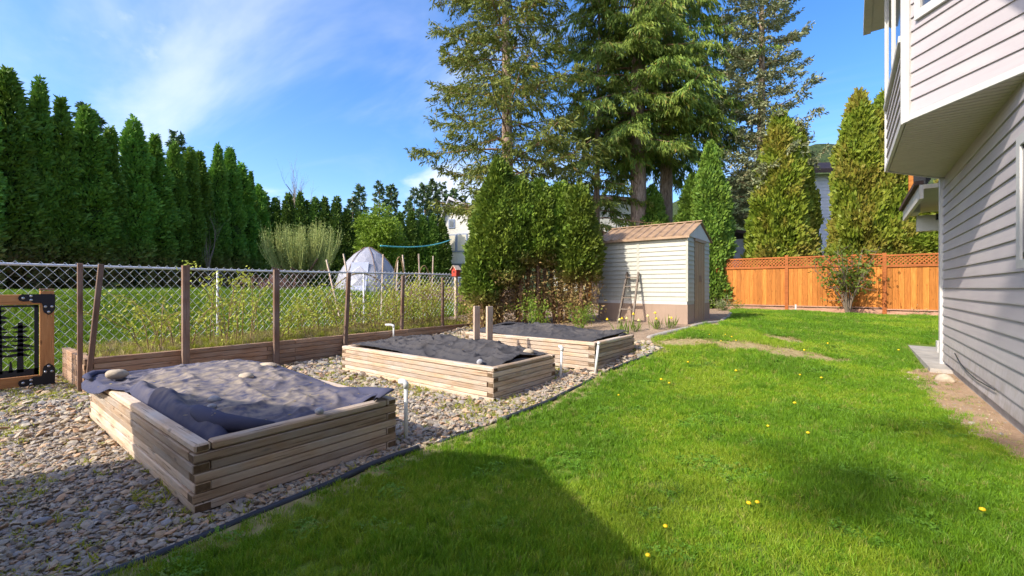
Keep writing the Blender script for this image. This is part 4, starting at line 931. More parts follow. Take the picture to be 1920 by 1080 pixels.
# ------------------------------------------------------------------ foliage makers
def arbor_mesh(seed, h, r, n, mat, leafL=.13, bare_h=0.0, brown_base=.9, prof=None, lean=0.0, lump=.22, brown_all=0.0, bb_=.14):
    q = np.random.default_rng(seed)
    prof = prof or ([0, .06, .22, .5, .75, .92, 1], [.72, .92, 1, .86, .55, .22, .02])
    t = q.uniform(0, 1, n*2); t = t[q.uniform(size=n*2) < np.interp(t, *prof)*.9+.12][:n]; n = len(t); a = q.uniform(0, 6.283, n)
    z = bare_h+t*(h-bare_h); Rr = r*np.interp(t, *prof)
    base = np.stack([np.cos(a)*Rr, np.sin(a)*Rr, z], -1)
    lm = fbm(base*np.array([2.3, 2.3, 1.5])+seed*5.7, 3, seed); lm2 = fbm(base*6+seed*2.1, 2, seed+9)
    rad = Rr*(.84+lump*2*(lm-.5)*1.6+.30*(lm2-.5))*(1-np.abs(q.normal(0, .075, n)))+.03*q.normal(size=n)
    C = np.stack([np.cos(a)*rad+lean*t*h, np.sin(a)*rad, z+q.normal(0, .05, n)], -1)
    out_ = np.stack([np.cos(a), np.sin(a), 0*a], -1)
    D = out_*.75+np.array([0, 0, .62])+q.normal(0, .42, (n, 3)); tan = np.stack([-np.sin(a), np.cos(a), 0*a], -1)
    Nn = out_*.75+tan*q.normal(0, .6, (n, 1))+np.array([0, 0, .25])+q.normal(0, .3, (n, 3))
    br = np.clip(brown_base*S((bb_-t)/(bb_*.75))*q.uniform(.4, 1.2, n)+brown_all*S((fbm(base*1.4, 3, seed+4)-.5)/.15)*q.uniform(.3, 1, n), 0, 1)
    return leaves('crown', C, D, Nn, leafL*q.uniform(.6, 1.35, n), leafL*.5*q.uniform(.6, 1.3, n), mat, br)
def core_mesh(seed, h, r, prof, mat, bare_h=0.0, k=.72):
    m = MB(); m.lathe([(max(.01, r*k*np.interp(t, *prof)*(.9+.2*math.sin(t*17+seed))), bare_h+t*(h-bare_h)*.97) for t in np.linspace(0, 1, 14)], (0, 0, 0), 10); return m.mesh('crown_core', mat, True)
PROF = ([0, .06, .22, .5, .75, .92, 1], [.72, .92, 1, .86, .55, .22, .02])
PROFB = ([0, .05, .2, .5, .72, .9, .97, 1], [.85, 1, 1, .93, .72, .4, .18, .02])
k_ = N('foliage_shade'); M['core'] = k_.bsdf((.03, .05, .012), .9, .05)  # solid crown core: shade between the leaves is put into its dark colour
ARB = []                                         # shared variants: (height, crown, core)
def arb_variant(seed, h, r, n, mat, **kw):
    prof = kw.pop('prof', PROF)
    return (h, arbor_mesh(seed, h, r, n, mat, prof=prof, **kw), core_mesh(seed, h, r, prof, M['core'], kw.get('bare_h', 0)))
trunk_small = MB().tube([(0, 0, -.2), (.02, 0, .6), (0, .02, 1.6)], [.11, .09, .06], 7).mesh('trunk', M['bark_c'], True)
def arborvitae(v, x, y, z, s, label, group, rz, sxy=None, name='arborvitae', cat='tree'):
    T = thing(name, label, cat, (x, y, z), group, rz); sc = (sxy or s, sxy or s, s)
    cr = part('crown', v[1], T); cr.scale = sc
    c2_ = part('shade_core', v[2], cr); tr = part('trunk', trunk_small, T); tr.scale = (s, s, s); return T

# tall dark hedge row on the left
HP = [PROF, PROFB, ([0, .06, .25, .55, .8, .95, 1], [.6, .85, 1, .95, .6, .25, .04]), ([0, .1, .3, .5, .7, .9, 1], [.8, 1, .88, .8, .5, .2, .02])]
hv = [arb_variant(200+i, 7.2, .66, 15000, M['leaf_hedge'], leafL=.17, brown_base=1.1, bb_=.34, lump=.42, prof=HP[i % 4], lean=(0, .012, -.01, .015, -.014, .006)[i]) for i in range(6)]
ORD = ['first', 'second', 'third', 'fourth', 'fifth', 'sixth', 'seventh', 'eighth', 'ninth', 'tenth', 'eleventh', 'twelfth', 'thirteenth', 'fourteenth', 'fifteenth', 'sixteenth', 'seventeenth', 'eighteenth', 'nineteenth', 'twentieth']
row = [(-55, 100, 12.6), (8, 132, 13.6), (72, 152, 14.4), (122, 190, 15.0), (166, 205, 15.7), (203, 240, 16.4), (256, 224, 17.3), (290, 255, 18.2), (326, 270, 19.2), (357, 282, 20.0), (380, 289, 20.8), (409, 274, 21.6), (434, 280, 22.6), (453, 308, 23.8), (470, 324, 25.0), (484, 348, 26.4)]
for i, (px, py, d_) in enumerate(row):
    x, y = at(px, d_); z = g(x, y)-.05; hh = CAMZ+(540-py)*d_/FPX-z; v = hv[(i*5+i//6) % 6]
    arborvitae(v, x, y, z, hh/v[0], '%s tall dark arborvitae of the left hedge row, counted from the left edge' % ORD[i], 'tall arborvitae hedge row on the left', i*1.7, .98+.2*math.sin(i*2.1))
# far hedge across the back
fv = [arb_variant(230+i, 6.4, .85, 7000, M['leaf_far'], leafL=.22, brown_base=.3, lump=.25) for i in range(3)]
far = [(496, 362, 29), (517, 372, 29.4), (541, 363, 29.6), (563, 362, 29.8), (574, 378, 30), (591, 371, 30.2), (609, 371, 30.4), (631, 370, 30.6), (650, 392, 30.8), (672, 398, 31.2), (697, 402, 31.5), (724, 404, 31.8), (750, 400, 32), (772, 396, 32.3), (793, 404, 32.6), (812, 402, 32.8), (828, 408, 33)]
for i, (px, py, d_) in enumerate(far):
    x, y = at(px, d_); z = g(x, y); hh = CAMZ+(540-py)*d_/FPX-z; v = fv[i % 3]
    arborvitae(v, x, y, z, hh/v[0], '%s arborvitae from the left in the far hedge behind the dome' % ORD[i], 'far arborvitae hedge', i*2.3, .95)
# yellow-green columns behind the board fence
rv = [arb_variant(250+i, 6.0, 1.12, 26000, M['leaf_thuja'], leafL=.17, brown_base=.0, lump=.34, prof=PROFB, brown_all=.55) for i in range(3)]
for i, (px, py, d_, s_, lab) in enumerate(((1462, 213, 16.9, 1.0, 'tall tapering yellow-green arborvitae left of the neighbour wall'), (1499, 236, 17.2, .6, 'slimmer yellow-green arborvitae close against the left wall gap'),
                                       (1611, 174, 15.6, .86, 'tallest yellow-green arborvitae behind the fence near the house'), (1658, 178, 15.4, .85, 'yellow-green arborvitae partly hidden by the house bay'), (1722, 398, 14.9, .9, 'low rounded evergreen between the house porch and the fence'), (1780, 330, 14.6, .9, 'evergreen mostly hidden behind the house porch'))):
    x, y = at(px, d_); z = g(x, y); hh = CAMZ+(540-py)*d_/FPX-z; v = rv[i % 3]; arborvitae(v, x, y, z, hh/v[0], lab, 'evergreens behind the board fence', i*1.9+.4, s_)
dv = [arb_variant(270+i, 6.0, 1.0, 20000, M['leaf_hedge'], leafL=.16, brown_base=.1, lump=.3, prof=PROFB) for i in range(2)]
for i, (px, py, d_, s_, lab) in enumerate(((1332, 268, 17.2, .84, 'deep green arborvitae directly behind the shed roof'), (1300, 330, 18, .9, 'dark evergreen between the tall trunks and the shed ridge'), (1222, 350, 19.5, .9, 'dark evergreen seen between the two bare trunks'))):
    x, y = at(px, d_); z = g(x, y); hh = CAMZ+(540-py)*d_/FPX-z; v = dv[i % 2]; arborvitae(v, x, y, z, hh/v[0], lab, 'dark evergreens behind the shed', i*2.2, s_)

# cedar clump left of the shed: leafy above, bare stems and dead twigs below
def cedar(i, px, d_, h, r_, label, bare_h):
    x, y = at(px, d_); z = g(x, y); T = thing('cedar_tree', label, 'tree', (x, y, z), 'clump of cedars beside the shed')
    q = np.random.default_rng(300+i); mat = M['leaf_cedar']
    part('crown', arbor_mesh(300+i, h, r_, 17000, mat, leafL=.105, bare_h=bare_h, brown_base=.6, prof=([0, .05, .2, .5, .8, .95, 1], [.7, .95, 1, .92, .62, .25, .03]), lump=.42), T)
    part('shade_core', core_mesh(300+i, h, r_, ([0, .05, .2, .5, .8, .95, 1], [.6, .9, 1, .92, .62, .25, .03]), M['core'], bare_h+.15, .62), T)
    ns = 4
    for s_ in range(ns):
        a = s_*6.28/ns+q.uniform(0, 1); rr = q.uniform(.05, .3)
        MB().tube([(math.cos(a)*rr*.5, math.sin(a)*rr*.5, -.1), (math.cos(a)*rr*.8, math.sin(a)*rr*.8, bare_h*.6), (math.cos(a)*rr*1.1, math.sin(a)*rr*1.1, bare_h+.7), (math.cos(a)*rr, math.sin(a)*rr, h*.7)], [.055, .045, .035, .012], 6).build('trunk', M['bark_c'], T, True)
    tw = MB()
    for s_ in range(70):
        a = q.uniform(0, 6.28); z0_ = q.uniform(.25, bare_h+.5); rr = q.uniform(.05, .25); L = q.uniform(.25, r_*.9); up = q.uniform(-.15, .5)
        p0 = np.array([math.cos(a)*rr, math.sin(a)*rr, z0_]); dd = np.array([math.cos(a), math.sin(a), up]); tw.tube([tuple(p0), tuple(p0+dd*L*.5+q.normal(0, .03, 3)), tuple(p0+dd*L+q.normal(0, .06, 3)+[0, 0, -.05])], [.008, .006, .002], 3, False)
    kind(tw.build('dead_twigs', M['twigdark'], T), 'stuff')
    nb_ = 1500; C = q.normal(0, 1, (nb_, 3))*np.array([r_*.42, r_*.42, bare_h*.3])+np.array([0, 0, bare_h*.62]); C[:, 2] = np.abs(C[:, 2])
    kind(part('dead_foliage', leaves('dead_foliage', C, q.normal(0, 1, (nb_, 3))+[0, 0, -.4], q.normal(0, 1, (nb_, 3)), np.full(nb_, .09), np.full(nb_, .03), M['leaf_cedar'], np.clip(q.uniform(.6, 1.1, nb_), 0, 1)), T), 'stuff')
for i, a in enumerate(((908, 10.3, 2.9, .48, 'bushy lime-green cedar at the left side of the clump', .6), (935, 10.5, 4.0, .62, 'tallest pointed cedar of the clump left of the shed', 1.0), (975, 10.6, 3.5, .62, 'dark cedar right of the tallest one in the clump', 1.45),
                       (1012, 10.7, 3.45, .66, 'cedar in the middle of the clump with bare stems', 1.5), (1050, 10.7, 3.35, .64, 'cedar right of the middle of the clump', 1.35), (1085, 10.35, 3.25, .52, 'last cedar of the clump beside the shed wall', 1.0))): cedar(i, *a)

# tall conifers
def conifer(seed, H, tr_r, z0, Rm, nb, mat, drop=.35, sprayL=.2, sprayW=.06, nsec=15, nsp=18, gap=.0, upturn=.1, top_z=None, hang=.55, wobble=.25, rpow=.7):
    q = np.random.default_rng(seed); tr = MB(); zs = np.linspace(-.3, H, 14)
    ph = q.uniform(0, 6.28)
    cx = lambda z: wobble*.25*math.sin(z*.22+ph); cy = lambda z: wobble*.25*math.cos(z*.19+ph)
    tr.tube([(cx(z), cy(z), z) for z in zs], [max(.02, tr_r*(1.12 if z < .2 else 1)*(1-.92*max(z, 0)/H)) for z in zs], 12)
    trunk = tr.mesh('trunk', M['bark'], True)
    br = MB(); CC = []; DD = []; NN = []; LL = []; BB_ = []
    for i in range(nb):
        u = (i+.5)/nb; z = z0+(H-z0)*u**1.15; t = (z-z0)/(H-z0)
        if q.uniform() < gap: continue
        a = i*2.39996+q.uniform(-.4, .4); L = Rm*((1-t)**rpow)*(.55+.6*q.uniform())*min(1, .65+t*3.5)+.25
        s_ = np.linspace(0, 1, 7); up = q.uniform(-.05, .3)*(1-t)+.25*t; dr = drop*q.uniform(.6, 1.4)
        rr = s_*L; zz_ = z+L*(up*s_-dr*s_**1.6+upturn*s_**5); sw = q.uniform(-.25, .25)
        dx, dy = math.cos(a), math.sin(a); px_ = cx(z)+dx*rr-dy*sw*rr*s_; py_ = cy(z)+dy*rr+dx*sw*rr*s_
        P_ = np.stack([px_, py_, zz_], -1); br.tube([tuple(p_) for p_ in P_], list(.028*(1-.85*s_)*(L/2.5)+.006), 4, False)
        m_ = int(nsec*max(.4, L/Rm)*1.3)+2
        ss_ = q.uniform(.12, 1, m_)**.8; side = np.where(np.arange(m_) % 2, 1., -1.)
        B0 = np.stack([np.interp(ss_, s_, P_[:, k]) for k in range(3)], -1)
        T_ = unit(np.stack([np.interp(np.clip(ss_+.05, 0, 1), s_, P_[:, k])-np.interp(np.clip(ss_-.05, 0, 1), s_, P_[:, k]) for k in range(3)], -1))
        Sd = unit(np.cross(T_, np.array([0, 0, 1.])))*side[:, None]; ls = L*(.34*(1-.62*ss_)+.06)*q.uniform(.7, 1.3, m_)
        dsec = unit(T_*.75+Sd*.85+np.array([0, 0, -.12])+q.normal(0, .12, (m_, 3)))
        k = np.linspace(.05, 1, nsp)[None, :, None]
        Pt = B0[:, None]+dsec[:, None]*ls[:, None, None]*k+np.array([0, 0, -1.])*(hang*.45*ls[:, None, None]*k**2)
        Pt = Pt+q.normal(0, .035, Pt.shape); Dd = dsec[:, None]*.55+np.array([0, 0, -hang])+q.normal(0, .38, Pt.shape); C = Pt.reshape(-1, 3)
        CC.append(C); DD.append(Dd.reshape(-1, 3)); n_ = len(C); NN.append(np.array([0, 0, 1.])*.6+q.normal(0, .6, (n_, 3)))
        LL.append(sprayL*q.uniform(.55, 1.35, n_)); BB_.append(np.full(n_, 0.)+(q.uniform(size=n_) < .05)*.7)
        # needles along the branch itself
        C = np.repeat(P_[2:], 6, 0)+q.normal(0, .05, (30, 3)); CC.append(C); DD.append(q.normal(0, .5, (30, 3))+T_.mean(0)+np.array([0, 0, -.2])); NN.append(q.normal(0, 1, (30, 3))); LL.append(sprayL*q.uniform(.5, 1.1, 30)); BB_.append(np.zeros(30))
    C = np.concatenate(CC); Lc = np.concatenate(LL)
    cr = leaves('crown', C, np.concatenate(DD), np.concatenate(NN), Lc, Lc*(sprayW/sprayL), mat, np.concatenate(BB_))
    return trunk, br.mesh('branches', M['bark_c'], True), cr
def plant_conifer(ms, x, y, z, label, group, s=1., rz=0., name='conifer_tree'):
    T = thing(name, label, 'tree', (x, y, z), group, rz)
    for nm, m in zip(('trunk', 'branches', 'crown'), ms):
        o = part(nm, m, T); o.scale = (s, s, s)
    return T
GC = 'tall conifers behind the shed'
def pc(px, d_, label, *a, rz=0., **k):
    x, y = at(px, d_); plant_conifer(conifer(*a, **k), x, y, g(x, y), label, GC, 1, rz)
pc(950, 17.0, 'tall open fir with bare upper trunk left of the shed', 11, 19, .30, 3.3, 3.2, 150, M['leaf_fir'], drop=.22, sprayL=.19, sprayW=.045, nsec=21, nsp=26, gap=.05, upturn=.16, hang=.42, rpow=.35)
pc(1197, 19.5, 'big drooping spruce with the thick bare trunk behind the shed roof', 12, 24, .42, 7.0, 3.7, 160, M['leaf_spruce'], drop=.45, sprayL=.25, sprayW=.044, nsec=22, nsp=31, gap=.1, hang=.95, upturn=.12, rpow=.35)
pc(1250, 20.6, 'second drooping spruce with the slimmer trunk behind the shed', 13, 24, .37, 6.8, 3.7, 160, M['leaf_spruce'], drop=.45, sprayL=.25, sprayW=.044, nsec=22, nsp=30, gap=.1, hang=.95, upturn=.12, rpow=.35, rz=1.)
pc(1425, 18.2, 'grey-green fir rising behind the deep green arborvitae', 14, 18, .24, 3.4, 1.9, 150, M['leaf_greyfir'], drop=.1, sprayL=.16, sprayW=.055, nsec=16, nsp=18, hang=.2, upturn=.2, rpow=.5)
pc(1120, 19.5, 'dark spruce farther back between the fir and the trunks', 15, 15, .2, 2.5, 2.3, 90, M['leaf_spruce'], drop=.35, sprayL=.2, sprayW=.055, nsec=14, nsp=18, hang=.6, rpow=.6)
# tree behind the photographer that dapples the near lawn and bay
plant_conifer(conifer(17, 21, .22, 10, 3.0, 60, M['leaf_fir'], drop=.2, sprayL=.26, sprayW=.11, nsec=6, nsp=7, gap=.4, hang=.4), -6.4, -18.6, 0, 'loose fir standing behind the photographer, dappling the near lawn', 'conifers behind the photographer')
# far conifers
dm = [conifer(60+i, 14+i*2, .2, 1.5, 2.2+.3*i, 70, M['leaf_dist'], drop=.2, sprayL=.55, sprayW=.22, nsec=6, nsp=5, hang=.4, rpow=.8) for i in range(3)]
fc = [(662, 368, 46), (676, 346, 48), (712, 340, 55), (733, 348, 55), (764, 375, 60), (776, 352, 54), (797, 345, 56), (812, 338, 58), (830, 342, 57), (849, 355, 56), (868, 365, 57), (330, 247, 27), (165, 200, 24)]
FL = ['broad far conifer at the left of the skyline group', 'second far conifer of the left skyline pair', 'slender sparse far conifer standing alone on the skyline', 'far conifer with ragged tip right of the slender one', 'tiny distant conifer low in the skyline gap', 'far conifer left of the white house group', 'dense far conifer in the skyline group', 'tallest far conifer left of the white house', 'far conifer just left of the white gable', 'far conifer behind the white gable', 'far conifer right of the white gable', 'dark conifer tip above the left hedge near its middle', 'dark conifer tip above the left hedge near its start']
for i, (px, py, d_) in enumerate(fc):
    x, y = at(px, d_); z = g(x, y); hh = CAMZ+(540-py)*d_/FPX-z; j = i % 3; plant_conifer(dm[j], x, y, z, FL[i], 'distant conifers on the skyline', hh/(14+2*j), i*1.3)

# ------------------------------------------------------------------ leafy shrubs, bare trees
def blob_leaves(q, n, cen, rad, L, Wd, mat, shell=.6, up=.2, brown=None):
    v = unit(q.normal(size=(n, 3))); rr = (shell+(1-shell)*q.uniform(size=n))[:, None]; C = cen+v*rr*rad
    return leaves('foliage', C, v*.6+q.normal(0, .6, (n, 3))+[0, 0, up], v*.5+q.normal(0, .6, (n, 3)), L*q.uniform(.6, 1.3, n), Wd*q.uniform(.6, 1.3, n), mat, brown)
def stems(q, n, h, spread, r0, curve=.3, jit=.04, segs=5):
    out_ = []
    for i in range(n):
        a = q.uniform(0, 6.28); sp = spread*q.uniform(.3, 1); hh = h*q.uniform(.65, 1.05); p = []
        for s_ in np.linspace(0, 1, segs): p.append((math.cos(a)*(.05+sp*s_**(1+curve))+q.normal(0, jit)*s_, math.sin(a)*(.05+sp*s_**(1+curve))+q.normal(0, jit)*s_, hh*s_))
        out_.append(p)
    return out_
def shrub(name, label, x, y, seed, n, h, spread, nl, L, Wd, lmat, smat, r0=.012, group=None, lo=.25, curve=.3, cluster=.07, side=3):
    q = np.random.default_rng(seed); z = g(x, y); T = thing(name, label, 'shrub', (x, y, z), group); m = MB(); st = stems(q, n, h, spread, r0, curve)
    tips = []
    for p in st:
        m.tube([(p[0][0]*.6, p[0][1]*.6, -.05)]+p[1:], list(np.linspace(r0, r0*.25, len(p))), 5, False); pa = np.array(p)
        for b in range(side):
            s_ = q.uniform(.35, .95); o = np.array([np.interp(s_, np.linspace(0, 1, len(pa)), pa[:, k]) for k in range(3)]); dd = unit(q.normal(0, 1, 3)*[1, 1, .5]+[0, 0, .6]); Lb = h*q.uniform(.12, .28)
            e = o+dd*Lb; m.tube([tuple(o), tuple((o+e)/2+q.normal(0, .02, 3)), tuple(e)], [r0*.45, r0*.3, r0*.12], 4, False); tips.append(np.linspace(o, e, 5))
        tips.append(np.stack([np.interp(np.linspace(lo, 1, 9), np.linspace(0, 1, len(pa)), pa[:, k]) for k in range(3)], -1))
    kind(m.build('stems', smat, T, True), 'stuff')
    A = np.concatenate(tips); C = A[q.integers(0, len(A), nl)]+q.normal(0, cluster, (nl, 3)); part('foliage', leaves('foliage', C, q.normal(0, .7, (nl, 3))+[0, 0, .2], q.normal(0, .6, (nl, 3))+[0, 0, .7], L*q.uniform(.5, 1.3, nl), Wd*q.uniform(.6, 1.3, nl), lmat), T)
    return T
x, y = at(1590, 13.9); shrub('lilac_shrub', 'multi-stemmed shrub with sparse green leaves in front of the board fence', x, y, 401, 22, 2.05, .95, 900, .13, .085, M['leaf_mid'], M['twig'], .02, None, .55, .6, .14, 3)
x, y = at(1004, 9.3); shrub('garden_shrub', 'bright yellow-green young shrub in front of the cedar clump', x, y, 402, 14, .75, .42, 420, .07, .035, M['leaf_lime'], M['stemgreen'], .008, 'young shrubs before the cedars', .2)
x, y = at(1086, 9.4); shrub('garden_shrub', 'smaller yellow-green young shrub left of the shed', x, y, 403, 12, .62, .36, 330, .065, .03, M['leaf_lime'], M['stemgreen'], .008, 'young shrubs before the cedars', .2)
x, y = at(1358, 15.5); shrub('garden_shrub', 'low spiky grey-green clump beside the shed at the fence', x, y, 404, 26, .38, .4, 260, .18, .02, M['leaf_greyfir'], M['stemgreen'], .006, 'small plants at the fence foot', .2)
x, y = at(1385, 15.8); shrub('garden_shrub', 'small green clump at the fence foot near the edging', x, y, 405, 10, .25, .2, 140, .06, .03, M['leaf_lime'], M['stemgreen'], .005, 'small plants at the fence foot', .2)
x, y = at(1722, 13.4); shrub('garden_shrub', 'low greyish plant at the fence foot near the house', x, y, 406, 20, .2, .42, 420, .06, .022, M['leaf_greyfir'], M['stemgreen'], .005, 'small plants at the fence foot', .2)
# berry canes in the long planter
berr = [(2.0, 'raspberry bush at the left end of the planter'), (2.9, 'raspberry bush reaching above the wire fence with a long pale shoot'), (3.75, 'raspberry bush right of the square brown stake'), (4.6, 'leafy raspberry bush before the dark hedge gap'), (5.4, 'raspberry bush left of the leaning stake'), (6.15, 'raspberry bush below the dome'), (6.9, 'raspberry bush in the right half of the planter'), (7.7, 'raspberry bush nearest the cedar clump')]
for i, (yy, lab) in enumerate(berr):
    q = np.random.default_rng(500+i); x_, z_ = -8.35, .38; T = thing('raspberry_bush', lab, 'bush', (x_, yy, z_), 'raspberry canes in the long planter'); m = MB(); pts = []
    for c_ in range(18 if i < 4 else 40):
        bx, by = q.uniform(-.6, .6), q.uniform(-1, 1)*(.3 if i < 5 else .42); hh = q.uniform(.45, 1.2)*(.75, 1.1, .7, .9, .75, 1.0, 1.0, .95)[i]; ld = q.normal(0, .22, 2)
        p = [(bx, by, -.05), (bx+ld[0]*.3, by+ld[1]*.3, hh*.5), (bx+ld[0]*.8, by+ld[1]*.8, hh*.85), (bx+ld[0]*1.5, by+ld[1]*1.6, hh*.98)]
        m.tube(p, [.007, .006, .005, .002], 4, False); pa = np.array(p)
        pts.append(np.stack([np.interp(np.linspace(.15, 1, 12), np.linspace(0, 1, 4), pa[:, k]) for k in range(3)], -1))
    if i == 1:
        p = [(.2, -.1, 0), (.25, -.2, .7), (.22, -.32, 1.05), (.15, -.62, 1.28)]; m.tube(p, [.007, .006, .005, .003], 4, False); pts.append(np.repeat(np.array(p)[2:], 9, 0)+q.normal(0, .04, (18, 3)))
    kind(m.build('canes', M['stem'], T, True), 'stuff')
    A = np.concatenate(pts); nl = 850 if i < 5 else 1500; C = A[q.integers(0, len(A), nl)]+q.normal(0, .055, (nl, 3))
    part('foliage', leaves('foliage', C, q.normal(0, .8, (nl, 3)), q.normal(0, .5, (nl, 3))+[0, 0, .8], (.062 if i < 4 else .05)*q.uniform(.5, 1.4, nl), .034*q.uniform(.6, 1.3, nl), M['leaf_rasp']), T)
n = 5200; x = rng.uniform(-9.2, -7.7, n); y = rng.uniform(1.15, 8.2, n)
sc = rng.uniform(.5, 1.35, n)*(.5+.8*fbm(p3(x*1.7, y*1.7), 3, 61)); k = rng.uniform(size=n) < .55+.45*(y > 3)
x, y, sc = x[k], y[k], sc[k]; ii = np.where(rng.uniform(size=len(x)) < .36, rng.integers(0, 3, len(x)), rng.integers(3, 6, len(x)))
scatter('planter_grass', np.stack([x, y, np.full(len(x), .37)], -1), rnd_rot(len(x), .3), np.stack([sc, sc, sc*1.5], -1), ii,
        [tuft(180+i, 14, .05, .10, .005, M['leaf_straw'], .9) for i in range(3)]+[tuft(185+i, 16, .05, .07, .007, M['weed'], .8) for i in range(3)], 'dry straw and green weeds filling the long planter', 'grass')
# pruned fruit tree with upright shoots, bare tall tree, lime bush tree
def fruit():
    x, y = at(572, 20); z = g(x, y); q = np.random.default_rng(601); T = thing('fruit_tree', 'rounded pruned fruit tree with dense upright greenish shoots', 'tree', (x, y, z)); m = MB(); tw = MB(); tips = []
    m.tube([(0, 0, -.1), (.03, 0, .35), (0, .02, .7)], [.12, .1, .09], 8)
    for i in range(11):
        a = i*.571+q.uniform(-.2, .2); L = q.uniform(.9, 1.5); pts = [(0, 0, .4), (math.cos(a)*L*.5, math.sin(a)*L*.5, .55+q.uniform(0, .3)), (math.cos(a)*L, math.sin(a)*L, .65+q.uniform(0, .5))]; m.tube(pts, [.06, .045, .03], 6)
        pa = np.array(pts)
        for j in range(60):
            s_ = q.uniform(.2, 1); o = np.array([np.interp(s_, [0, .5, 1], pa[:, k]) for k in range(3)]); hh = q.uniform(.7, 1.55)*(1.1-.3*s_); od = np.array([o[0], o[1], 0])*.42+q.normal(0, .12, 3); od[2] = 0
            e1 = o+od*.6+[0, 0, hh*.5]; e2 = o+od*.9+[0, 0, hh]; tw.tube([tuple(o), tuple(e1), tuple(e2)], [.013, .010, .004], 3, False); tips.append(np.linspace(o, e2, 8)[1:])
    m.build('trunk', M['bark_c'], T, True); kind(tw.build('shoots', m_plain('pale_green_shoot', (.30, .33, .11), .8, .2), T), 'stuff'); A = np.concatenate(tips); nl = 11000
    C = A[q.integers(0, len(A), nl)]+q.normal(0, .05, (nl, 3)); part('foliage', leaves('foliage', C, q.normal(0, .6, (nl, 3))+[0, 0, .5], q.normal(0, 1, (nl, 3)), .055*q.uniform(.5, 1.4, nl), .03*q.uniform(.5, 1.4, nl), m_leaf('budding_leaf', (.26, .32, .08), (.42, .46, .16), trans=.3, young=(.26, .3, .08))), T); return T
fruit().scale = (1, 1, 1.45)
def bare_tree(name, label, x, y, H, seed, r0, levels=4, mat=None, spread=.55, group=None, up=.55, nchild=(3, 5), first=.3):
    q = np.random.default_rng(seed); z = g(x, y); T = thing(name, label, 'tree', (x, y, z), group); tr = MB(); tw = MB()
    def grow(o, d, L, r, lv, mbx):
        n_ = 5; pts = [o.copy()]; dd = d.copy()
        for i in range(n_): dd = unit(dd+q.normal(0, .10, 3)+np.array([0, 0, .05*up])); pts.append(pts[-1]+dd*L/n_)
        mbx.tube([tuple(p_) for p_ in pts], list(np.linspace(r, r*.45, n_+1)), 6 if lv < 2 else 3, False)
        if lv >= levels: return
        for c_ in range(q.integers(*nchild)+(1 if lv == 0 else 0)):
            s_ = q.uniform(first, 1) if lv else q.uniform(.35, 1); o2 = np.array([np.interp(s_*n_, range(n_+1), [p_[k] for p_ in pts]) for k in range(3)])
            d2 = unit(dd+q.normal(0, spread, 3)+np.array([0, 0, up*.6])); grow(o2, d2, L*q.uniform(.45, .75), r*(1-.55*s_)*.6, lv+1, tw)
    grow(np.array([0, 0, -.1]), np.array([0, 0, 1.]), H*.48, r0, 0, tr); tr.build('trunk', mat or M['twig'], T, True); kind(tw.build('twigs', mat or M['twig'], T), 'stuff'); return T
x, y = at(540, 36); bare_tree('bare_tree', 'tall leafless tree rising above the far hedge', x, y, 11.6, 701, .34, 4, M['twig'], .5, up=.9)
x, y = at(394, 19); bare_tree('bare_sapling', 'thin leafless sapling in front of the left hedge row', x, y, 4.6, 702, .045, 2, M['twig'], .35, up=1.)
x, y = at(412, 18.5); bare_tree('bare_sapling', 'low brown leafless bush at the foot of the left hedge row', x, y, 1.5, 703, .03, 4, M['twigdark'], .8)
x, y = at(1163, 13.3); bare_tree('bare_tree', 'thin leafless tree before the white house wall behind the shed', x, y, 3.6, 704, .06, 4, M['twigdark'], .6)
x, y = at(1128, 12.8); bare_tree('bare_tree', 'leaning leafless sapling left of the thin tree behind the shed', x, y, 3.3, 705, .035, 3, M['twigdark'], .7)
x, y = at(1526, 17.4); bare_tree('bare_sapling', 'twiggy leafless shoots rising above the fence lattice', x, y, 3.4, 706, .03, 3, M['twig'], .4, up=1)
def leafy(name, label, px, d_, h, rad, cz, seed, nl, L, mat, group=None):
    x, y = at(px, d_); z = g(x, y); q = np.random.default_rng(seed); T = thing(name, label, 'tree', (x, y, z), group); C = []; Vv = []
    for b in range(26):
        c_ = unit(q.normal(size=3)*[1, 1, .8])*q.uniform(.35, .85)*np.array(rad)+[0, 0, cz]; n_ = nl//26; v = unit(q.normal(size=(n_, 3))); C.append(c_+v*(q.uniform(.5, 1, (n_, 1)))*np.array(rad)*.38); Vv.append(v)
    C = np.concatenate(C); v = np.concatenate(Vv); n_ = len(C); part('crown', leaves('crown', C, v*.5+q.normal(0, .5, (n_, 3)), v*.6+q.normal(0, .5, (n_, 3)), L*q.uniform(.6, 1.3, n_), L*.55*q.uniform(.6, 1.3, n_), mat), T)
    MB().tube([(0, 0, -.1), (.05, 0, cz*.6), (0, .05, cz)], [.1, .08, .05], 7).build('trunk', M['bark_c'], T, True)
leafy('leafy_tree', 'light green leafy tree behind the dome', 716, 25, 4, (1.8, 1.5, 1.9), 2.75, 801, 12000, .17, M['leaf_lime'])
leafy('round_shrub', 'mid green rounded shrub at the end of the left hedge row', 512, 24, 2, (1.0, .9, .7), 1.0, 802, 3500, .15, M['leaf_mid'])

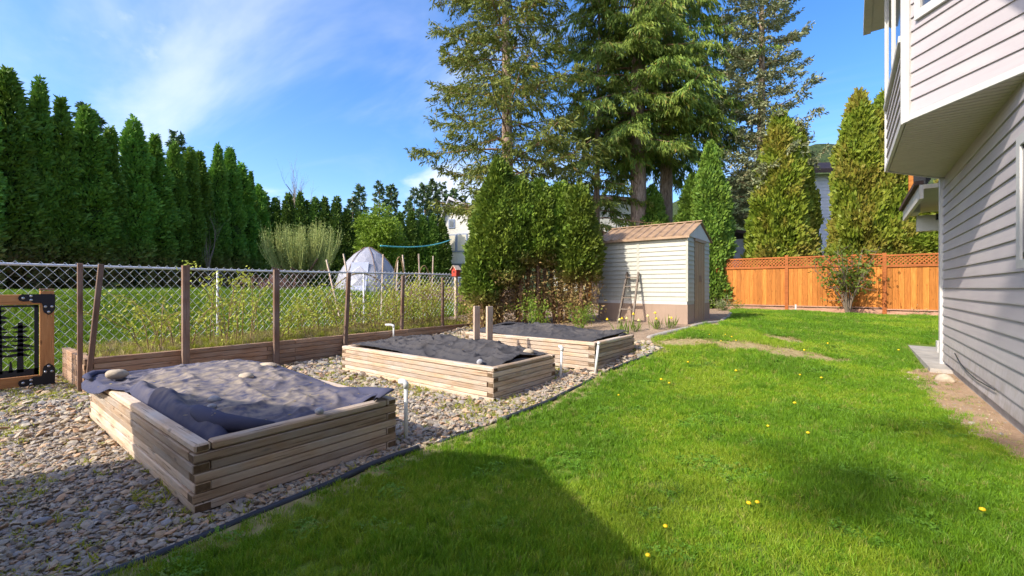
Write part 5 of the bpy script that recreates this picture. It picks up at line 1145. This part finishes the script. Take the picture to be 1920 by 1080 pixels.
# ------------------------------------------------------------------ dome, hoops, stakes, rope, birdhouse, houses
x, y = at(690, 17.6); z = g(x, y); DM = thing('dome_greenhouse', 'pale translucent film dome greenhouse beyond the wire fence', 'greenhouse', (x, y, z))
f_ = MB(); nseg, nr_ = 14, 8; Rw, Hh = 1.24, 1.85
prof = [(Rw*(1-t**2.0)**.72+.02, Hh*t) for t in np.linspace(0, .98, nr_)]
prof[0] = (Rw, 0)
vs = [(r_*math.cos(6.283*(k+.5*(i % 2))/nseg), r_*math.sin(6.283*(k+.5*(i % 2))/nseg), zz_) for i, (r_, zz_) in enumerate(prof) for k in range(nseg)]+[(0, 0, Hh*1.005)]
fs = []
for i in range(nr_-1):
    for k in range(nseg):
        a, b = i*nseg+k, i*nseg+(k+1) % nseg; c, d_ = (i+1)*nseg+k, (i+1)*nseg+(k+1) % nseg
        fs += [(a, b, c), (b, d_, c)] if i % 2 == 0 else [(a, b, d_), (a, d_, c)]
for k in range(nseg): fs.append(((nr_-1)*nseg+k, (nr_-1)*nseg+(k+1) % nseg, nr_*nseg))
f_.add(vs, fs); f_.build('film', M['film'], DM)
for a in (R(-75), R(-20), R(40)):
    MB().tube([(r_*1.015*math.cos(a+s_), r_*1.015*math.sin(a+s_), zz_*1.015) for s_, pr_ in ((0, prof), (math.pi, prof[::-1])) for r_, zz_ in pr_], .014, 6).build('hoop', M['stake'], DM, True)
da = R(-52); DR = MB(); ca, sa = math.cos(da), math.sin(da)
DR.obox((ca*1.08, sa*1.08, .62), (-sa, ca, 0), (ca*.9, sa*.9, -.0), (-.32*ca, -.32*sa, .95), .33, .02, .6); DR.build('door_flap', m_plain('bluish_film', (.33, .36, .5), .4, .4), DM)
for i, (a, b, zt, lab) in enumerate((((606, 13), (742, 14), 1.75, 'long low bent hoop in front of the dome'), ((728, 14.5), (842, 15.5), 1.82, 'long low bent hoop right of the dome'), ((735, 13.2), (762, 13.6), 2.25, 'small bent hoop over the right side of the dome'), ((778, 14.5), (812, 14.8), 2.05, 'small twisted hoop near the white house'))):
    xa, ya = at(*a); xb, yb = at(*b); z0 = g(xa, ya)
    top(MB().tube([(xa+(xb-xa)*t, ya+(yb-ya)*t, z0-.0+(zt-z0)*math.sin(math.pi*t)**.55) for t in np.linspace(0, 1, 15)], .021, 5), 'bent_hoop', M['stem'], lab, 'hoop', 'bent cane hoops in the neighbouring garden', True)
for i, (px, py, pb, px2, d_, lab) in enumerate(((644, 476, 560, 668, 12.5, 'leaning garden cane left of the dome'), (612, 487, 540, 640, 12.5, 'leaning garden cane at the far left of the dome'), (718, 477, 530, 714, 13, 'upright garden cane before the dome'), (746, 488, 520, 740, 13.5, 'short garden cane at the right foot of the dome'),
                                           (755, 478, 520, 766, 14, 'leaning garden cane right of the dome'), (785, 476, 520, 789, 14.5, 'upright garden cane between dome and white house'), (812, 480, 520, 809, 15, 'upright garden cane before the white house'))):
    xa, ya = at(px, d_); xb, yb = at(px2, d_-.2); top(MB().bar((xb, yb, g(xb, yb)-.1), (xa, ya, CAMZ+(540-py)*d_/FPX), .035), 'garden_cane', M['board'], lab, 'cane', 'garden canes around the dome')
q = np.random.default_rng(77)
for i, (px, d_, lab) in enumerate(((785, 16, 'tangle of reddish bare brambles right of the dome'), (825, 16.5, 'tangle of reddish bare brambles before the white house'), (870, 16, 'tangle of reddish brambles behind the birdhouse'), (520, 15.5, 'tangle of bare brambles before the far hedge'))):
    x, y = at(px, d_); z = g(x, y); T = thing('bramble_bush', lab, 'bush', (x, y, z), 'bramble tangles in the neighbouring garden'); m = MB()
    for k in range(60):
        a = q.uniform(0, 6.28); L = q.uniform(.3, .75); o = np.array([q.normal(0, .35), q.normal(0, .35), 0]); h_ = q.uniform(.25, .75)
        m.tube([tuple(o+np.array([math.cos(a)*L*s_, math.sin(a)*L*s_, h_*math.sin(s_*2.6)])) for s_ in (0, .25, .5, .75, 1)], .009, 3, False)
    kind(m.build('canes', m_plain('reddish_cane', (.24, .13, .11), .8, .2, var=.3), T), 'stuff')
xa, ya = at(714, 18.5); xb, yb = at(846, 33.5)
top(MB().tube([(xa+(xb-xa)*t, ya+(yb-ya)*t, (CAMZ+79*18.5/FPX)+((CAMZ+91*33.5/FPX)-(CAMZ+79*18.5/FPX))*t-1.0*t*(1-t)) for t in np.linspace(0, 1, 16)], .035, 6), 'clothes_line', M['rope'], 'turquoise line strung from near the dome to the white house', 'rope', None, True)
x, y = at(855, 12.2); z = g(x, y); BH = thing('birdhouse', 'small red birdhouse on a grey post before the white house', 'birdhouse', (x, y, z)); zt = CAMZ+(540-518)*12.2/FPX
MB().bar((0, 0, -.1), (0, 0, zt-z), .07).build('post', M['board'], BH)
MB().add([(-.09, -.08, zt-z), (.09, -.08, zt-z), (.09, .08, zt-z), (-.09, .08, zt-z), (-.09, -.08, zt-z+.17), (.09, -.08, zt-z+.17), (.09, .08, zt-z+.17), (-.09, .08, zt-z+.17), (0, -.08, zt-z+.27), (0, .08, zt-z+.27)],
         [(0, 3, 2, 1), (0, 1, 5, 8, 4), (1, 2, 6, 5), (2, 3, 7, 9, 6), (3, 0, 4, 7), (4, 8, 9, 7), (5, 6, 9, 8)]).build('box', M['red'], BH)
for s_ in (-1, 1): MB().obox((s_*.062, -.01, zt-z+.235), Vector((s_*.67, 0, -.74)), (0, 1, 0), Vector((s_*.74, 0, .67)), .085, .11, .008).build('roof', M['board'], BH)
MB().tube([(0, -.081, zt-z+.12), (0, -.088, zt-z+.12)], .025, 8).build('entrance', M['black'], BH)

# white gabled house (front faces the camera)
def local_house(name, label, px, d_, turn):      # frame with x to the right in the picture, y away from the camera
    x, y = at(px, d_); return thing(name, label, 'house', (x, y, g(x, y)), None, YAW+turn)
WH = local_house('white_house', 'white gabled two-storey house behind the cedar clump', 868, 34, R(-14))
wl = MB().add([(-1.7, 0, -.3), (3.2, 0, -.3), (3.2, 7, -.3), (-1.7, 7, -.3), (-1.7, 0, 5.2), (3.2, 0, 5.2), (3.2, 7, 5.2), (-1.7, 7, 5.2), (-1.05, 0, 6.95), (-1.05, 7, 6.95)],
              [(0, 3, 2, 1), (0, 1, 5, 8, 4), (1, 2, 6, 5), (2, 3, 7, 9, 6), (3, 0, 4, 7), (4, 8, 9, 7), (5, 6, 9, 8)]).build('wall', M['wallwhite'], WH)
for x0_, x1_, z0_, z1_ in ((-1.95, -1.05, 5.0, 7.1), (3.4, -1.05, 5.0, 7.1)):
    MB().add([(x0_, -.35, z0_), (x1_, -.35, z1_), (x1_, 7.3, z1_), (x0_, 7.3, z0_), (x0_, -.35, z0_+.22), (x1_, -.35, z1_+.22), (x1_, 7.3, z1_+.22), (x0_, 7.3, z0_+.22)],
             [(0, 1, 2, 3), (7, 6, 5, 4), (0, 4, 5, 1), (1, 5, 6, 2), (2, 6, 7, 3), (3, 7, 4, 0)]).build('roof', M['wallgrey'], WH)
def win(P_, x0_, x1_, z0_, z1_, y_=0., fr=.08, fm=None, pm=None):
    w = MB().box(x0_-fr, x1_+fr, y_-.06, y_-.001, z0_-fr, z1_+fr).build('window', fm or M['white'], P_)
    MB().box(x0_, x1_, y_-.075, y_-.0605, z0_, z1_).build('pane', pm or M['glass_dim'], w); return w
win(WH, -1.1, -.75, 4.95, 5.5, fm=M['wallblue'])
win(WH, -1.15, -.62, 3.1, 4.3, fm=M['wallblue'], pm=M['curtain']); win(WH, -.42, .28, 3.1, 4.35, fm=M['wallblue'], pm=M['curtain']); win(WH, .75, 1.5, 3.2, 4.5, fm=M['wallblue'])
win(WH, -1.0, .1, .95, 2.1, fm=M['white']); MB().box(.62, 1.35, -.05, -.001, -.1, 2.15).build('door', M['wallblue'], WH)
MB().box(.75, 1.0, -.09, -.051, .1, 1.95).build('door_frame', M['white'], WH)
q_ = MB(); q_.box(-1.2, 1.0, -1.35, -1.28, .95, 1.02)
q_.build('porch_rail', M['wallblue'], WH)
for k in range(9): MB().box(-1.18+k*.26, -1.13+k*.26, -1.34, -1.29, .0, .949).build('baluster', M['wallblue'], WH)
WB = local_house('white_house', 'white wall of a house with one window glimpsed behind the shed', 1140, 30, R(10))
MB().box(-2.2, 2.6, 0, 6, -.5, 6.4).build('wall', M['wallwhite'], WB)
for k in range(24): MB().box(-2.2, 2.6, -.02, -.001, k*.26, k*.26+.225).build('siding_board', M['wallwhite'], WB)
win(WB, -.1, .65, 3.55, 4.6, -.02, pm=M['glass_dim'])
MB().box(-2.6, 3.0, -.6, 6.6, 6.401, 6.6).build('roof', M['roof_dark'], WB)
# neighbour house behind the right fence and its low garage
NH = local_house('neighbour_house', 'lavender sided house with dark roof between the evergreens behind the fence', 1545, 26, R(-8))
MB().box(-1.0, 5, 0, 7, -.5, 7.6).build('wall', M['wallgrey'], NH)
for k in range(38): MB().box(-1.0, 5, -.03, -.001, k*.2, k*.2+.185).build('siding_board', M['wallgrey'], NH)
MB().add([(-1.5, -.7, 7.5), (5.5, -.7, 7.5), (5.5, 3.5, 9.0), (-1.5, 3.5, 9.0), (-1.5, -.7, 7.75), (5.5, -.7, 7.75), (5.5, 3.5, 9.2), (-1.5, 3.5, 9.2)], [(0, 3, 2, 1), (4, 5, 6, 7), (0, 1, 5, 4), (1, 2, 6, 5), (2, 3, 7, 6), (3, 0, 4, 7)]).build('roof', M['roof_dark'], NH)
NG = local_house('neighbour_garage', 'low lavender sided outbuilding with grey roof between shed and arborvitae', 1392, 23, R(-25))
MB().box(-1.4, 1.1, 0, 4, -.5, 3.35).build('wall', M['wallgrey'], NG)
for k in range(17): MB().box(-1.4, 1.1, -.025, -.001, k*.2, k*.2+.185).build('siding_board', M['wallgrey'], NG)
MB().add([(-1.6, -.4, 4.0), (1.4, -.4, 3.3), (1.4, 4.4, 3.3), (-1.6, 4.4, 4.0), (-1.6, -.4, 4.16), (1.4, -.4, 3.46), (1.4, 4.4, 3.46), (-1.6, 4.4, 4.16)], [(0, 3, 2, 1), (4, 5, 6, 7), (0, 1, 5, 4), (1, 2, 6, 5), (2, 3, 7, 6), (3, 0, 4, 7)]).build('roof', M['roof_dark'], NG)
# wooded hill on the skyline
a = np.linspace(R(-70), R(70), 140)[None, :]; t = np.linspace(0, 1, 26)[:, None]; rr_ = 180+160*t
Xh = FWD[0]*rr_*np.cos(a)+RGT[0]*rr_*np.sin(a); Yh = FWD[1]*rr_*np.cos(a)+RGT[1]*rr_*np.sin(a)
hz_ = np.interp(a, [R(-70), R(-30), R(-5), R(15), R(34), R(50), R(70)], [8, 10, 14, 52, 88, 84, 60]); Zh = -2+hz_*S(t*1.1)*(1+.0*a)+6*(fbm(p3(Xh*.02, Yh*.02), 3, 8)-.5)+7*t*(fbm(p3(Xh*.4, Yh*.4), 2, 9)-.3)
kk = N('wooded_hillside'); hv_ = kk.co('Object'); fn = kk.noise(hv_, .35, 5, .7)
hill = kk.bsdf(kk.ramp(fn, [(.35, (.035, .06, .03)), (.65, (.09, .12, .05))]), .95, .05, 0, fn, 1., 4.)
kind(part('hills', gridmesh('hills', Xh, Yh, Zh, hill, False), None), 'structure')

# ------------------------------------------------------------------ small flowers and clutter
dh = MB(); dh.lathe([(.004, .0), (.012, .004), (.014, .009), (.009, .014), (.002, .015)], (0, 0, .05), 9); dhm = dh.mesh('flower_head', M['yellow'], True); dsm = MB().tube([(0, 0, -.02), (0, 0, .052)], .002, 4).mesh('flower_stem', M['stemgreen'])
spots = [(1215, 1045), (1248, 990), (1420, 945), (1404, 948), (1842, 962), (1008, 838), (1255, 722), (1280, 735), (1240, 716), (1315, 722), (1380, 700), (1423, 706), (1290, 683), (1555, 716), (1540, 712), (1570, 718), (1500, 705), (1460, 690), (1330, 628), (1344, 634), (1352, 640), (1310, 640), (1360, 628), (1325, 645), (1380, 640), (1300, 632), (1372, 634), (1510, 650), (1552, 647), (1550, 665), (1685, 660), (1648, 660), (1508, 660), (1580, 650), (1490, 760), (1475, 765), (1515, 815), (1220, 760), (1160, 742), (1700, 690), (1440, 800), (1300, 860)]
for i, (px, py) in enumerate(spots):
    d_ = 3.0
    for _ in range(12): x, y = at(px, d_); d_ = .6*d_+.4*(CAMZ-g(x, y)-.05)*FPX/(py-540)
    x, y = at(px, d_)
    if d_ > 14: continue
    if i % 2 and py < 900: continue
    T = thing('dandelion', 'small yellow dandelion head in the lawn', 'flower', (x, y, g(x, y)), 'dandelions dotted over the lawn'); s_ = 1.0+.5*math.sin(i*3.3)**2
    for nm, m in (('stem', dsm), ('flower_head', dhm)):
        o = part(nm, m, T); o.scale = (s_*.85, s_*.85, s_)
for i, (px, d_, lab) in enumerate(((1168, 8.6, 'daffodil clump with pale flowers in front of the shed'), (1190, 8.9, 'leafy daffodil clump below the ladder'), (1232, 9.0, 'sparse daffodil leaves right of the ladder'), (1255, 9.1, 'daffodil leaves near the sunny shed corner'), (1160, 7.4, 'short daffodil leaves behind the farthest bed'))):
    x, y = at(px, d_); z = g(x, y); q = np.random.default_rng(900+i); T = thing('daffodil', lab, 'flower', (x, y, z), 'daffodils in front of the shed'); nl = 26
    C = q.normal(0, .06, (nl, 3))*[1, 1, 0]; part('leaf_blades', leaves('leaf_blades', C, q.normal(0, .25, (nl, 3))+[0, 0, 1], q.normal(0, 1, (nl, 3)), q.uniform(.15, .34, nl), np.full(nl, .02), M['leaf_mid']), T)
    for k in range((4, 2, 3, 2, 1)[i]):
        a = q.normal(0, .1, 2); h_ = q.uniform(.2, .38); MB().tube([(a[0]*.3, a[1]*.3, 0), (a[0], a[1], h_)], .004, 4).build('stem', M['stemgreen'], T); MB().lathe([(.006, -.015), (.034, .0), (.03, .006), (.012, .008), (.014, .03)], (a[0], a[1], h_), 8).build('flower_head', M['petal'] if k % 2 else M['yellow'], T, True)
x, y = at(1502, 14.2)
top(MB().bar((at(1492, 14.6)[0], at(1492, 14.6)[1], .4), (at(1492, 14.6)[0], at(1492, 14.6)[1], .75), .045), 'marker_stake', M['white'], 'small white stake at the foot of the board fence', 'stake')
x, y = at(962, 8.7); z = g(x, y)
top(MB().lathe([(.20, 0), (.24, .02), (.26, .2), (.29, .21), (.29, .23), (.24, .235), (.22, .1)], (x, y, z), 18), 'plant_tub', m_plain('dark_plastic_tub', (.05, .06, .075), .5, .4), 'dark plastic tub behind the farthest raised bed', 'tub', smooth=True)
SC.render.use_persistent_data = False
